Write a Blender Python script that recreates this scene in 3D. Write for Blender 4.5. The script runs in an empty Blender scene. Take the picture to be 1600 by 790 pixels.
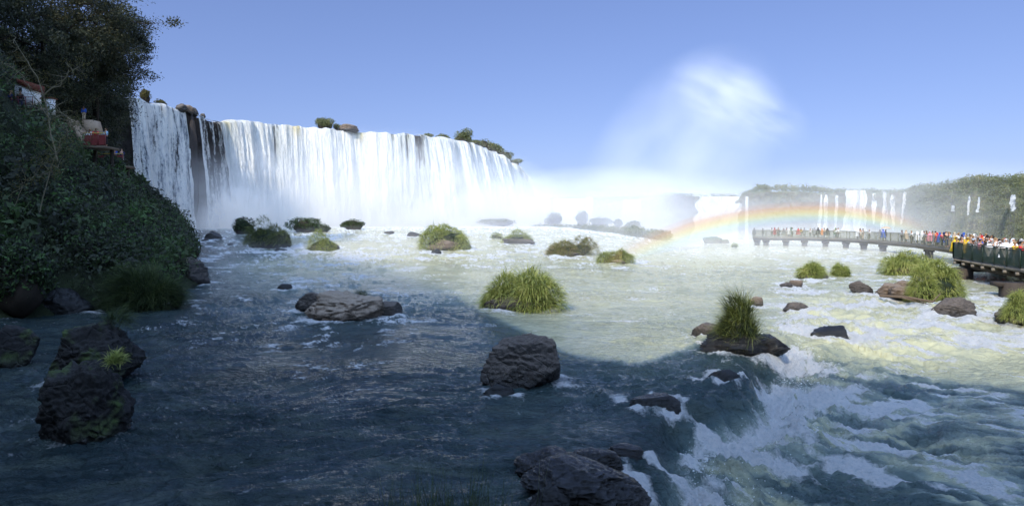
import bpy, bmesh, math, random
import numpy as np
from mathutils import Vector, Matrix

random.seed(7)
R = math.radians
F, CX, HY, HC = 953.0, 800.0, 343.0, 5.0      # pixels of focal length, principal column, horizon row, eye height
SC = bpy.context.scene
COL = SC.collection

# ------------------------------------------------------------------ noise
_rs = np.random.RandomState(11)
_perm = _rs.permutation(512).astype(np.int32)
_perm = np.concatenate([_perm, _perm, _perm])
_g = _rs.normal(size=(512, 3)); _g /= np.linalg.norm(_g, axis=1)[:, None]
_g = _g.astype(np.float32)

def perlin(x, y, z):
    x, y, z = np.broadcast_arrays(np.asarray(x, np.float32), np.asarray(y, np.float32), np.asarray(z, np.float32))
    shp = x.shape
    if x.size <= 32768: return _perlin(x, y, z)
    x, y, z = x.ravel(), y.ravel(), z.ravel(); out = np.empty(x.size, np.float32)
    for i in range(0, x.size, 32768): out[i:i + 32768] = _perlin(x[i:i + 32768], y[i:i + 32768], z[i:i + 32768])
    return out.reshape(shp)

def _perlin(x, y, z):
    xi = np.floor(x).astype(np.int32); yi = np.floor(y).astype(np.int32); zi = np.floor(z).astype(np.int32)
    xf, yf, zf = x - xi, y - yi, z - zi
    u = xf**3 * (xf * (xf * 6 - 15) + 10); v = yf**3 * (yf * (yf * 6 - 15) + 10); w = zf**3 * (zf * (zf * 6 - 15) + 10)
    def gr(a, b, c):
        h = _perm[_perm[_perm[(xi + a) & 511] + ((yi + b) & 511)] + ((zi + c) & 511)]
        g = _g[h]
        return g[..., 0] * (xf - a) + g[..., 1] * (yf - b) + g[..., 2] * (zf - c)
    x00 = gr(0, 0, 0) * (1 - u) + gr(1, 0, 0) * u; x10 = gr(0, 1, 0) * (1 - u) + gr(1, 1, 0) * u
    x01 = gr(0, 0, 1) * (1 - u) + gr(1, 0, 1) * u; x11 = gr(0, 1, 1) * (1 - u) + gr(1, 1, 1) * u
    return 1.6 * ((x00 * (1 - v) + x10 * v) * (1 - w) + (x01 * (1 - v) + x11 * v) * w)

def fbm(x, y, z, o=4, gain=.5):
    s, a = 0, 1.0
    for i in range(o):
        s = s + a * perlin(x * 2**i + 17.3 * i, y * 2**i + 5.1 * i, z * 2**i + 9.7 * i); a *= gain
    return s

def ridged(x, y, z, o=4, gain=.5):
    s, a = 0, 1.0
    for i in range(o):
        s = s + a * (1 - 2.2 * np.abs(perlin(x * 2**i + 7.3 * i, y * 2**i + 3.1 * i, z * 2**i + 1.7 * i))); a *= gain
    return s

def sstep(a, b, x):
    t = np.clip((np.asarray(x, float) - a) / (b - a), 0, 1)
    return t * t * (3 - 2 * t)

# ------------------------------------------------------------------ river levels
LEDGE = np.array([(0.6, -4), (1.9, 6), (2.2, 10.7), (2.6, 12.3), (3.0, 13.6), (4.0, 15.6), (6.1, 17.0), (7.4, 19.6), (9.6, 23.0), (12.5, 28), (17, 31.5), (24, 33.5), (32, 36), (60, 44)], float)

def ledge_dist(X, Y):
    """signed distance to the ledge line (positive downstream, to the right) and arc position"""
    best = np.full(X.shape, 1e9); sgn = np.ones(X.shape); arc = np.zeros(X.shape)
    acc = 0
    for (x0, y0), (x1, y1) in zip(LEDGE[:-1], LEDGE[1:]):
        dx, dy = x1 - x0, y1 - y0; L = math.hypot(dx, dy)
        t = np.clip(((X - x0) * dx + (Y - y0) * dy) / L**2, 0, 1)
        d = np.hypot(X - x0 - t * dx, Y - y0 - t * dy)
        m = d < best
        best = np.where(m, d, best); arc = np.where(m, acc + t * L, arc)
        sgn = np.where(m, np.sign((X - x0) * dy - (Y - y0) * dx), sgn)
        acc += L
    return best * sgn, arc

def water_base(X, Y):
    X = np.asarray(X, float); Y = np.asarray(Y, float)
    s, a = ledge_dist(X, Y)
    px = CX + F * X / np.maximum(Y, 4)
    rise = 3.2 * sstep(35, 150, Y) * (1 - sstep(840, 1090, px))
    w = 1.5 + 8.0 * sstep(30, 42, a)
    wob = perlin(X * .45, Y * .45, 3.3) * .75 + perlin(X * 1.3, Y * 1.3, 5.3) * .3
    low = -0.85 * sstep(-.15 * w, w, s + wob)
    return rise + low

def P(px, py, zoff=0.0):
    """world point where the sight line of photo pixel (px, py) meets the river surface"""
    Yt = np.geomspace(6, 600, 500); zr = HC - (py - HY) / F * Yt
    k = int(np.argmax(zr <= water_base((px - CX) / F * Yt, Yt) + zoff)); hi = float(Yt[k]); lo = float(Yt[max(k - 1, 0)])
    for _ in range(9):
        m = (lo + hi) / 2
        z = HC - (py - HY) / F * m
        if z <= float(water_base((px - CX) / F * m, m)) + zoff: hi = m
        else: lo = m
    return Vector(((px - CX) / F * hi, hi, float(water_base((px - CX) / F * hi, hi))))

def at(px, py, D):
    return Vector(((px - CX) / F * D, D, HC - (py - HY) / F * D))

# ------------------------------------------------------------------ mesh helpers
def mesh_np(name, V, Fc, smooth=True, attrs=None):
    """V (n,3); Fc (m,k) of one polygon size"""
    V = np.asarray(V, np.float32); Fc = np.asarray(Fc, np.int32)
    me = bpy.data.meshes.new(name)
    n, k = Fc.shape
    me.vertices.add(len(V)); me.vertices.foreach_set('co', V.ravel())
    me.loops.add(n * k); me.loops.foreach_set('vertex_index', Fc.ravel())
    me.polygons.add(n); me.polygons.foreach_set('loop_start', np.arange(0, n * k, k, dtype=np.int32))
    if smooth: me.polygons.foreach_set('use_smooth', np.ones(n, bool))
    me.update(calc_edges=True)
    for an, (dom, arr) in (attrs or {}).items():
        a = me.attributes.new(an, 'FLOAT', dom); a.data.foreach_set('value', np.asarray(arr, np.float32).ravel())
    return me

def link(name, me, mat, parent=None, loc=None, label=None, cat=None, group=None, kind=None):
    o = bpy.data.objects.new(name, me); COL.objects.link(o)
    if mat is not None and me is not None:
        if not me.materials: me.materials.append(mat)
    if parent is not None: o.parent = parent
    if loc is not None: o.location = loc
    return tag(o, label, cat, group, kind)

def tag(o, label=None, cat=None, group=None, kind=None):
    if label: o['label'] = label
    if cat: o['category'] = cat
    if group: o['group'] = group
    if kind: o['kind'] = kind
    return o

def empty(name, loc, label, cat, group=None, rz=0.0):
    o = bpy.data.objects.new(name, None); COL.objects.link(o)
    o.location = loc; o.rotation_euler = (0, 0, rz)
    return tag(o, label, cat, group)

def grid_faces(nu, nv):
    i = np.arange(nu - 1)[:, None] * nv + np.arange(nv - 1)[None, :]
    return np.stack([i, i + nv, i + nv + 1, i + 1], -1).reshape(-1, 4)

class MB:
    def __init__(s): s.V = []; s.Fq = []; s.n = 0
    def add(s, V, Fq):
        V = np.asarray(V, float).reshape(-1, 3); s.V.append(V); s.Fq.append(np.asarray(Fq, int) + s.n); s.n += len(V)
    def box(s, c, sz, rz=0.0):
        c = np.asarray(c, float); h = np.asarray(sz, float) / 2
        v = np.array([(x, y, z) for x in (-1, 1) for y in (-1, 1) for z in (-1, 1)], float) * h
        ca, sa = math.cos(rz), math.sin(rz)
        v = np.stack([v[:, 0] * ca - v[:, 1] * sa, v[:, 0] * sa + v[:, 1] * ca, v[:, 2]], 1) + c
        s.add(v, [(0, 1, 3, 2), (4, 6, 7, 5), (0, 4, 5, 1), (2, 3, 7, 6), (0, 2, 6, 4), (1, 5, 7, 3)])
    def beam(s, a, b, w, h):
        a, b = np.asarray(a, float), np.asarray(b, float); d = b - a; L = np.linalg.norm(d)
        d /= L; up = np.array([0, 0, 1.0]); sd = np.cross(d, up); sd /= np.linalg.norm(sd) + 1e-9; up = np.cross(sd, d)
        v = [p + sd * i * w / 2 + up * j * h / 2 for p in (a, b) for i, j in ((-1, -1), (1, -1), (1, 1), (-1, 1))]
        s.add(v, [(0, 1, 2, 3), (7, 6, 5, 4), (0, 4, 5, 1), (1, 5, 6, 2), (2, 6, 7, 3), (3, 7, 4, 0)])
    def tube(s, pts, rad, n=6):
        pts = np.asarray(pts, float); m = len(pts)
        rad = np.broadcast_to(np.asarray(rad, float), (m,))
        V = []
        for i in range(m):
            d = pts[min(i + 1, m - 1)] - pts[max(i - 1, 0)]; d /= np.linalg.norm(d) + 1e-9
            a = np.cross(d, (0.31, 0.2, 0.93)); 
            if np.linalg.norm(a) < 1e-3: a = np.cross(d, (1, 0, 0))
            a /= np.linalg.norm(a); b = np.cross(d, a)
            for k in range(n):
                t = 2 * math.pi * k / n
                V.append(pts[i] + rad[i] * (a * math.cos(t) + b * math.sin(t)))
        Fq = []
        for i in range(m - 1):
            for k in range(n):
                Fq.append((i * n + k, i * n + (k + 1) % n, (i + 1) * n + (k + 1) % n, (i + 1) * n + k))
        s.add(V, Fq)
    def mesh(s, name, smooth=False):
        return mesh_np(name, np.concatenate(s.V), np.concatenate(s.Fq), smooth)

# ------------------------------------------------------------------ materials
class NB:
    def __init__(s, name, volume=False):
        s.m = bpy.data.materials.new(name); s.m.use_nodes = True; s.t = s.m.node_tree; s.t.nodes.clear()
        s.out = s.t.nodes.new('ShaderNodeOutputMaterial')
    def n(s, typ, **kw):
        nd = s.t.nodes.new(typ)
        ins = kw.pop('ins', {})
        for k, v in kw.items(): setattr(nd, k, v)
        for k, v in ins.items():
            sock = nd.inputs[k]
            if hasattr(v, 'links') or isinstance(v, bpy.types.NodeSocket): s.t.links.new(v, sock)
            else: sock.default_value = v
        return nd
    def math(s, op, a, b=0.0, c=None, clamp=False):
        ins = {0: a, 1: b}
        if c is not None: ins[2] = c
        return s.n('ShaderNodeMath', operation=op, use_clamp=clamp, ins=ins).outputs[0]
    def ramp(s, fac, stops, interp='LINEAR'):
        nd = s.n('ShaderNodeValToRGB', ins={0: fac}); cr = nd.color_ramp; cr.interpolation = interp
        while len(cr.elements) > 1: cr.elements.remove(cr.elements[-1])
        cr.elements[0].position = stops[0][0]; cr.elements[0].color = tuple(stops[0][1]) + ((1,) if len(stops[0][1]) == 3 else ())
        for p, c in stops[1:]:
            e = cr.elements.new(p); e.color = tuple(c) + ((1,) if len(c) == 3 else ())
        return nd.outputs[0]
    def noise(s, scale, detail=4, rough=.55, vec=None, dist=0.0):
        ins = {'Scale': scale, 'Detail': detail, 'Roughness': rough, 'Distortion': dist}
        if vec is not None: ins['Vector'] = vec
        return s.n('ShaderNodeTexNoise', ins=ins).outputs[0]
    def pos(s, scale=None, kind='geo'):
        v = s.n('ShaderNodeNewGeometry').outputs['Position'] if kind == 'geo' else s.n('ShaderNodeTexCoord').outputs['Object']
        if scale: v = s.n('ShaderNodeVectorMath', operation='MULTIPLY', ins={0: v, 1: scale}).outputs[0]
        return v
    def mix(s, fac, a, b):
        nd = s.n('ShaderNodeMix', data_type='RGBA')
        for i, v in ((0, fac), (6, a), (7, b)):
            if isinstance(v, bpy.types.NodeSocket): s.t.links.new(v, nd.inputs[i])
            else: nd.inputs[i].default_value = v if i == 0 or len(v) == 4 else tuple(v) + (1,)
        return nd.outputs[2]
    def attr(s, name): return s.n('ShaderNodeAttribute', attribute_name=name).outputs['Fac']
    def bump(s, h, strength=.5, dist=.1):
        return s.n('ShaderNodeBump', ins={'Strength': strength, 'Distance': dist, 'Height': h}).outputs[0]
    def bsdf(s, col, rough=.7, spec=.3, normal=None, **kw):
        ins = {'Base Color': col if isinstance(col, bpy.types.NodeSocket) or len(col) == 4 else tuple(col) + (1,), 'Roughness': rough, 'Specular IOR Level': spec}
        if normal is not None: ins['Normal'] = normal
        ins.update(kw)
        return s.n('ShaderNodeBsdfPrincipled', ins=ins).outputs[0]
    def surf(s, sh): s.t.links.new(sh, s.out.inputs['Surface']); return s.m
    def vol(s, sh): s.t.links.new(sh, s.out.inputs['Volume']); return s.m

def m_plain(name, col, rough=.7, spec=.3, var=.25, scale=6.0, bump=.2, metallic=0.0):
    b = NB(name); nz = b.noise(scale, 5, .6, b.pos(kind='obj'))
    c = b.mix(nz, tuple(x * (1 - var) for x in col), tuple(min(1, x * (1 + var)) for x in col))
    return b.surf(b.bsdf(c, rough, spec, b.bump(nz, bump, .02), Metallic=metallic))

def m_leaf(name, stops, transl=.3, patch=.35):
    b = NB(name); a = b.attr('tint'); nz = b.noise(patch, 3, .6, b.pos())
    f = b.math('ADD', b.math('MULTIPLY', a, .62), b.math('MULTIPLY', b.math('SUBTRACT', nz, .28), .8), clamp=True)
    c = b.ramp(f, stops)
    d = b.bsdf(c, .55, .25)
    t = b.n('ShaderNodeBsdfTranslucent', ins={'Color': c}).outputs[0]
    return b.surf(b.n('ShaderNodeMixShader', ins={0: transl, 1: d, 2: t}).outputs[0])

def m_rock(name, dark, light, top=None, moss=0.0, wet=.25, rough=.75, scale=1.0):
    b = NB(name); p = b.pos(kind='obj')
    n1 = b.noise(1.3 * scale, 6, .65, p); n2 = b.noise(9 * scale, 6, .7, p)
    c = b.ramp(b.math('ADD', b.math('MULTIPLY', n1, .6), b.math('MULTIPLY', n2, .4)), [(.32, dark), (.55, [(d + l) / 2 for d, l in zip(dark, light)]), (.72, light)])
    sp = b.n('ShaderNodeSeparateXYZ', ins={0: p}).outputs[2]
    nrm = b.n('ShaderNodeSeparateXYZ', ins={0: b.n('ShaderNodeNewGeometry').outputs['Normal']}).outputs[2]
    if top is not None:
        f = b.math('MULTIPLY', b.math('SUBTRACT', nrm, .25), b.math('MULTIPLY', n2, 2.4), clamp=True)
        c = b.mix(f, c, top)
    if moss > 0:
        f = b.math('MULTIPLY', b.math('SUBTRACT', b.noise(1.1, 4, .6, p), .62 - .2 * moss), 9, clamp=True)
        c = b.mix(b.math('MULTIPLY', f, b.math('ADD', nrm, .55, clamp=True)), c, (.045, .075, .012))
    wf = b.math('SUBTRACT', 1, b.math('MULTIPLY', b.math('SUBTRACT', sp, b.math('MULTIPLY', n2, wet)), 1 / max(wet, .01)), clamp=True)
    c = b.mix(b.math('MULTIPLY', wf, .75), c, (.008, .008, .008))
    rg = b.math('SUBTRACT', rough, b.math('MULTIPLY', wf, .45))
    vor = b.n('ShaderNodeTexVoronoi', feature='DISTANCE_TO_EDGE', ins={'Scale': 1.6 * scale, 'Vector': p}).outputs[0]
    crack = b.math('MULTIPLY', b.math('MINIMUM', vor, .05), 6)
    h = b.math('ADD', b.math('ADD', n2, b.math('MULTIPLY', n1, .8)), crack)
    return b.surf(b.bsdf(c, rg, .5, b.bump(h, .9, .09)))

M = {}
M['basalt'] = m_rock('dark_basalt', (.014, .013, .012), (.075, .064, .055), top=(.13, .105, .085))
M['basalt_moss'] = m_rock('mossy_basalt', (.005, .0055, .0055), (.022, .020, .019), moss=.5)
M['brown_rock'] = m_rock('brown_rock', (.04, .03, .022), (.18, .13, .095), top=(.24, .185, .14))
M['sunlit_rock'] = m_rock('sunlit_rock', (.05, .038, .028), (.30, .23, .17), top=(.34, .27, .20), wet=.12)  # paler brown rock; sun on the boulder is put into the colour
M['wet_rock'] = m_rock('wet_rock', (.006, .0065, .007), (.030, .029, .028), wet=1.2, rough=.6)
M['cliff'] = m_rock('cliff_rock', (.02, .016, .012), (.10, .075, .05), wet=.01, scale=.35)
M['fall_rock'] = m_rock('fall_rock', (.012, .010, .010), (.05, .035, .028), wet=.01, scale=.6)
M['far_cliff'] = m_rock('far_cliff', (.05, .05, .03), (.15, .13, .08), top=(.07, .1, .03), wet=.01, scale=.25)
M['leaf_dark'] = m_leaf('dark_leaves', [(.15, (.012, .016, .011)), (.5, (.036, .044, .025)), (.75, (.075, .08, .038)), (1, (.18, .125, .055))])
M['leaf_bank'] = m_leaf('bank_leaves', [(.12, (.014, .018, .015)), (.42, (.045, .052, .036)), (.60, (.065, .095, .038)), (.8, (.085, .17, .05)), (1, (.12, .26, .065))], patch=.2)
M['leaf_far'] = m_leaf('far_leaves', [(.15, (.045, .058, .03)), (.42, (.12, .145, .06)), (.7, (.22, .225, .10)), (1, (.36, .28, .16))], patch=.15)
M['leaf_dry'] = m_leaf('dry_leaves', [(.2, (.07, .07, .02)), (.6, (.14, .12, .04)), (1, (.22, .2, .06))])
M['grass_sun'] = m_leaf('sunlit_grass', [(.1, (.10, .13, .045)), (.4, (.26, .31, .08)), (.7, (.44, .47, .14)), (1, (.62, .54, .26))], .35, 1.2)  # lit copy of the grass; the dark copy carries shade in its colour
M['grass_tan'] = m_leaf('tan_grass', [(.1, (.08, .075, .03)), (.4, (.20, .23, .05)), (.7, (.34, .25, .11)), (1, (.42, .26, .17))], .3, 1.6)
M['grass_dark'] = m_leaf('dark_grass', [(.1, (.014, .022, .012)), (.45, (.04, .06, .022)), (.75, (.075, .105, .03)), (1, (.15, .165, .055))], .3, 1.2)
M['grass_mid'] = m_leaf('mid_grass', [(.1, (.03, .04, .018)), (.45, (.11, .14, .04)), (.75, (.22, .25, .07)), (1, (.44, .37, .16))], .3, 1.2)
M['bark'] = m_plain('bark', (.035, .028, .022), .9, .1, .5, 5, .6)
M['twig'] = m_plain('pale_twig', (.17, .15, .10), .8, .2, .3, 9, .4)
M['concrete'] = m_plain('concrete', (.19, .17, .145), .85, .2, .4, 2.0, .5)
M['pier_dark'] = m_plain('shaded_concrete', (.055, .045, .038), .85, .2, .5, 2.0, .6)  # pier concrete darkened: its shade is put into the colour
M['tan_concrete'] = m_plain('tan_concrete', (.36, .27, .19), .85, .2, .3, 2.0, .5)
M['rail_green'] = m_plain('dark_green_rail', (.012, .028, .02), .5, .4, .4, 6, .1)
M['rail_far'] = m_plain('green_rail', (.17, .17, .115), .6, .3, .3, 4, .1)
M['rail_yellow'] = m_plain('yellow_rail', (.42, .30, .06), .5, .4, .2, 6, .1)
M['rail_red'] = m_plain('red_rail', (.16, .03, .03), .5, .4, .3, 6, .1)
M['white_wall'] = m_plain('white_wall', (.75, .75, .76), .8, .2, .06, 3, .1)
M['red_roof'] = m_plain('red_roof', (.13, .035, .025), .8, .2, .3, 9, .5)
M['window'] = m_plain('dark_window', (.02, .025, .03), .15, .6, .2, 2, .0)
M['drift'] = m_plain('driftwood', (.12, .09, .065), .85, .2, .4, 8, .5)

def m_mesh_panel(name, col, op):
    b = NB(name)
    w = b.n('ShaderNodeTexCoord').outputs['Object']
    nz = b.noise(3, 4, .6, w)
    c = b.mix(nz, tuple(x * .6 for x in col), tuple(x * 1.5 for x in col))
    tr = b.n('ShaderNodeBsdfTransparent').outputs[0]
    return b.surf(b.n('ShaderNodeMixShader', ins={0: op, 1: tr, 2: b.bsdf(c, .6, .3)}).outputs[0])
M['net_near'] = m_mesh_panel('green_mesh_panel', (.012, .035, .022), .88)
M['net_far'] = m_mesh_panel('pale_green_mesh_panel', (.20, .20, .125), .42)

# ------------------------------------------------------------------ foliage builders
def leaves_arrays(C, size, rng, up=0.0, nrm=None):
    n = len(C)
    a = rng.normal(size=(n, 3)); a[:, 2] += -.4
    a /= np.linalg.norm(a, axis=1)[:, None]
    b = rng.normal(size=(n, 3))
    if nrm is not None: b = np.cross(a, nrm + .5 * b)
    else: b = np.cross(a, b)
    b /= np.linalg.norm(b, axis=1)[:, None] + 1e-9
    L = (size * rng.uniform(.6, 1.35, n))[:, None]
    w = L * .42
    V = np.stack([C - a * L * .5, C + b * w * .5 - a * L * .05, C + a * L * .5, C - b * w * .5 - a * L * .05], 1)
    return V.reshape(-1, 3)

def leaf_mesh(name, C, size, rng, tint=None, nrm=None):
    V = leaves_arrays(C, np.broadcast_to(size, (len(C),)), rng, nrm=nrm)
    Fq = np.arange(len(V)).reshape(-1, 4)
    t = rng.uniform(0, 1, len(C)) if tint is None else tint
    return mesh_np(name, V, Fq, False, {'tint': ('FACE', t)})

def blade_mesh(name, root, dirn, length, width, droop, rng, seg=5):
    """arching grass blades; root, dirn (n,3), length,width,droop (n,)"""
    n = len(root); side = np.cross(dirn, (0, 0, 1.0)) + rng.normal(size=(n, 3)) * .3
    side /= np.linalg.norm(side, axis=1)[:, None] + 1e-9
    V = []
    p = root.copy(); d = dirn.copy()
    for k in range(seg):
        w = (width * (1 - (k / (seg - 1)) ** 1.6 * .93))[:, None] * .5
        V.append(p - side * w); V.append(p + side * w)
        p = p + d * (length / (seg - 1))[:, None]
        d = d + np.array([0, 0, -1.0]) * (droop / (seg - 1))[:, None] + rng.normal(size=(n, 3)) * .04
        d /= np.linalg.norm(d, axis=1)[:, None]
    V = np.stack(V, 1)                        # n, 2seg, 3
    base = (np.arange(n) * 2 * seg)[:, None]
    Fq = np.concatenate([base + np.array([2 * k, 2 * k + 1, 2 * k + 3, 2 * k + 2]) for k in range(seg - 1)], 1).reshape(-1, 4)
    tb = rng.beta(2, 2.4, n); pn = .32 * perlin(root[:, 0] * 2.2 + length[0] * 50, root[:, 1] * 2.2, root[:, 2] * 2.2); tb = tb + pn; tb[rng.rand(n) < .07] = 1.0
    t = np.repeat(tb, seg - 1)
    t = np.clip(t + np.tile(np.linspace(-.18, .16, seg - 1), n), 0, 1)
    return mesh_np(name, V.reshape(-1, 3), Fq, False, {'tint': ('FACE', t)})

def grass_mound(name, w, d, h, n, blade, seed, mat, width=.035, lumps=3, droop=1.6, core=None, parent=None, loc=None, spread=.75, **tg):
    """a drooping grass tuft: lumpy mound under arching blades; local origin at its foot"""
    rng = np.random.RandomState(seed)
    lc = np.stack([rng.uniform(-.36, .36, lumps) * w, rng.uniform(-.3, .3, lumps) * d, np.zeros(lumps)], 1)
    lr = rng.uniform(.45, 1.0, lumps); lr[0] = 1.0; lc[0] *= .4
    if lumps == 1: lc[:] = 0; lr[:] = 1
    k = rng.randint(0, lumps, n)
    ph = rng.uniform(0, 2 * np.pi, n); ct = rng.uniform(.02, 1, n)
    st = np.sqrt(1 - ct**2)
    nr = np.stack([st * np.cos(ph), st * np.sin(ph), ct], 1)
    s = (.72 if lumps > 1 else 1.0) * lr[k]
    rt = lc[k] + nr * np.stack([s * w * .42, s * d * .42, lr[k] * np.maximum(h - blade * .3, h * .5) * .95], 1)
    hv = 1 + .38 * fbm(rt[:, 0] / w * 3 + seed, rt[:, 1] / w * 3, rt[:, 2] / w * 3, 3)
    rt[:, 2] *= np.clip(hv, .6, 1.3)
    rt += rng.normal(size=(n, 3)) * .06 * blade
    wind = rng.normal(size=2) * .22
    dr = nr * [spread, spread, .35] + np.array([wind[0], wind[1], .65]) + rng.normal(size=(n, 3)) * .34
    dr /= np.linalg.norm(dr, axis=1)[:, None]
    me = blade_mesh(name, rt, dr, blade * rng.uniform(.4, 1.3, n) * np.clip(hv, .6, 1.4), width * rng.uniform(.6, 1.3, n), droop * rng.uniform(.3, 1.5, n), rng)
    o = link(name, me, mat, parent, loc, **tg)
    return o

def ico(sub):
    bm = bmesh.new(); bmesh.ops.create_icosphere(bm, subdivisions=sub, radius=1)
    V = np.array([v.co[:] for v in bm.verts]); Fc = np.array([[v.index for v in f.verts] for f in bm.faces]); bm.free()
    return V, Fc
ICO = {s: ico(s) for s in (1, 2, 3, 4, 5, 6)}

def rock_arrays(w, d, h, seed, sub=5, facets=14, rough=.12, sink=.35, lobes=None):
    V, Fc = ICO[sub]; V = V.copy(); rng = np.random.RandomState(seed)
    r = np.ones(len(V))
    if lobes is None: pass
    for i in range(int(facets * 1.7)):
        nrm = rng.normal(size=3); nrm[2] = abs(nrm[2]) * .9 if rng.rand() < .75 else nrm[2]; nrm /= np.linalg.norm(nrm)
        dd = rng.uniform(.56, .9)
        dot = V @ nrm
        r = np.where(dot > 1e-3, np.minimum(r, dd / np.maximum(dot, 1e-3)), r)
    V = V * r[:, None]
    q = V * 1.6 + seed * 3.17
    V = V * (1 + rough * .75 * fbm(q[:, 0], q[:, 1], q[:, 2], 3))[:, None]
    q = V * 5 + seed
    V = V * (1 + (.03 + rough * .30) * ridged(q[:, 0], q[:, 1], q[:, 2] * 1.6, 4))[:, None]
    q = V * 2.2 + seed * 2.1
    V = V * (1 - .07 * np.clip(ridged(q[:, 0], q[:, 1], q[:, 2], 2) - .9, 0, 1))[:, None]
    mx = V.max(0); mn = V.min(0)
    V[:, 0] = ((V[:, 0] - mn[0]) / (mx[0] - mn[0]) - .5) * w; V[:, 1] = ((V[:, 1] - mn[1]) / (mx[1] - mn[1]) - .5) * d
    t = (V[:, 2] - mn[2]) / (mx[2] - mn[2])
    V[:, 2] = t * h * (1 + sink) - h * sink
    return V, Fc

def rock(px, py, wpx, hpx, seed, mat, label, depth=.8, sub=5, facets=14, rough=.12, lobes=(), rz=0.0, group=None, name='boulder', zoff=0, loc=None, parent=None, sink=.35):
    """a rock whose waterline foot is seen at photo pixel (px, py)"""
    o0 = P(px, py) if loc is None else loc
    s = o0.y / F
    w, h = wpx * s, hpx * s * 1.02
    o0 = Vector((o0.x * (1 + w * depth * .42 / o0.y), o0.y + w * depth * .42, o0.z + zoff))
    Vs, Fs, n = [], [], 0
    for (lx, ly, lz, lw, ld, lh) in ((0, 0, 0, 1, 1, 1),) + tuple(lobes):
        V, Fc = rock_arrays(w * lw, w * depth * ld, h * lh, seed + n % 97, sub, facets, rough, sink)
        V = V + np.array([lx * w, ly * w * depth, lz * h]); Vs.append(V); Fs.append(Fc + n); n += len(V)
    me = mesh_np(name, np.concatenate(Vs), np.concatenate(Fs), True)
    ob = link(name, me, M[mat], parent, o0, label, 'rock' if parent is None else None, group)
    ob.rotation_euler[2] = rz
    ROCKS.append((o0.x, o0.y, w * .5, w * depth * .5))
    return ob
ROCKS = []

def bush(name, loc, w, d, h, n, size, seed, mat, label, cat='bush', group=None, lumps=5, kind=None, core=True):
    """leafy shrub: leaves over the shells of several lumps around a dark inner core"""
    rng = np.random.RandomState(seed)
    C, N = [], []
    L = [(0, 0, .5, .9)] + [(rng.uniform(-.35, .35), rng.uniform(-.3, .3), rng.uniform(.25, .75), rng.uniform(.35, .6)) for _ in range(lumps)]
    for lx, ly, lz, lr in L:
        m = int(n * lr / sum(l[3] for l in L))
        v = rng.normal(size=(m, 3)); v /= np.linalg.norm(v, axis=1)[:, None]
        q = v * 2.3 + seed + lx * 7
        rr = (rng.uniform(.55, 1.0, m) ** .5) * (1 + .35 * fbm(q[:, 0], q[:, 1], q[:, 2], 3))
        p = v * rr[:, None] * np.array([w, d, h]) * .5 * lr + np.array([lx * w, ly * d, lz * h])
        C.append(p); N.append(v)
    C = np.concatenate(C); N = np.concatenate(N); k = C[:, 2] > -.1 * h
    me = leaf_mesh(name, C[k], size, rng, nrm=N[k])
    o = link(name, me, M[mat], None, loc, label, cat, group, kind)
    if core:
        V, Fc = rock_arrays(w * .72, d * .72, h * .80, seed, 3, 3, .2, .2)
        link('branches', mesh_np('branches', V, Fc, True), M['bark'], o)
    return o

def tree(name, base, height, crown_r, crown_h, seed, mat, label, n_leaf=26000, size=.24, lean=(0, 0), group=None, trunk_r=.35, cat='tree', clusters=170, spread=1.15):
    rng = np.random.RandomState(seed)
    root = empty(name, base, label, cat, group)
    mb = MB()
    top = np.array([lean[0], lean[1], height - crown_h * .35])
    tp = [np.array([0, 0, -1.5]) * (1 - t) + top * t + np.array([math.sin(t * 5 + seed), math.cos(t * 4 + seed), 0]) * .5 * t for t in np.linspace(0, 1, 9)]
    mb.tube(tp, np.linspace(trunk_r, trunk_r * .3, 9), 8)
    cc = np.array([lean[0], lean[1], height - crown_h * .5])
    ends = []
    for i in range(14):
        t = rng.uniform(.42, .98); st = np.array(tp[int(t * 8)])
        v = rng.normal(size=3); v[2] = v[2] * .6 + .15; v /= np.linalg.norm(v)
        e = cc + v * np.array([crown_r, crown_r, crown_h * .5]) * rng.uniform(.65, .92)
        mid = (st + e) / 2 + rng.normal(size=3) * .6 + np.array([0, 0, .8])
        pts = [st * (1 - a)**2 + mid * 2 * a * (1 - a) + e * a * a for a in np.linspace(0, 1, 7)]
        mb.tube(pts, np.linspace(trunk_r * .38, .03, 7), 5)
        for q in pts[3:]:
            for _ in range(3):
                e2 = q + rng.normal(size=3) * np.array([1, 1, .7]) * crown_r * .22
                mb.tube([q, (q + e2) / 2 + rng.normal(size=3) * .15, e2], [.05, .035, .015], 4)
                ends.append(e2)
    link('trunk', mb.mesh('trunk', True), M['bark'], root)
    v = rng.normal(size=(clusters, 3)); v /= np.linalg.norm(v, axis=1)[:, None]
    q = v * 1.7 + seed
    rr = rng.uniform(.45, 1, clusters) ** .4 * (1 + .32 * fbm(q[:, 0], q[:, 1], q[:, 2], 2))
    cl = cc + v * rr[:, None] * np.array([crown_r, crown_r, crown_h * .5])
    cl = np.concatenate([cl, np.array(ends)])
    k = rng.randint(0, len(cl), n_leaf)
    cr = rng.uniform(.45, 1.0, len(cl)) * spread
    C = cl[k] + rng.normal(size=(n_leaf, 3)) * cr[k][:, None] * np.array([.62, .62, .36])
    ct = rng.uniform(0, 1, len(cl))
    ti = np.clip(ct[k] * .55 + rng.uniform(0, .45, n_leaf), 0, 1)
    link('crown', leaf_mesh('crown', C, size, rng, ti), M[mat], root)
    return root

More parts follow.
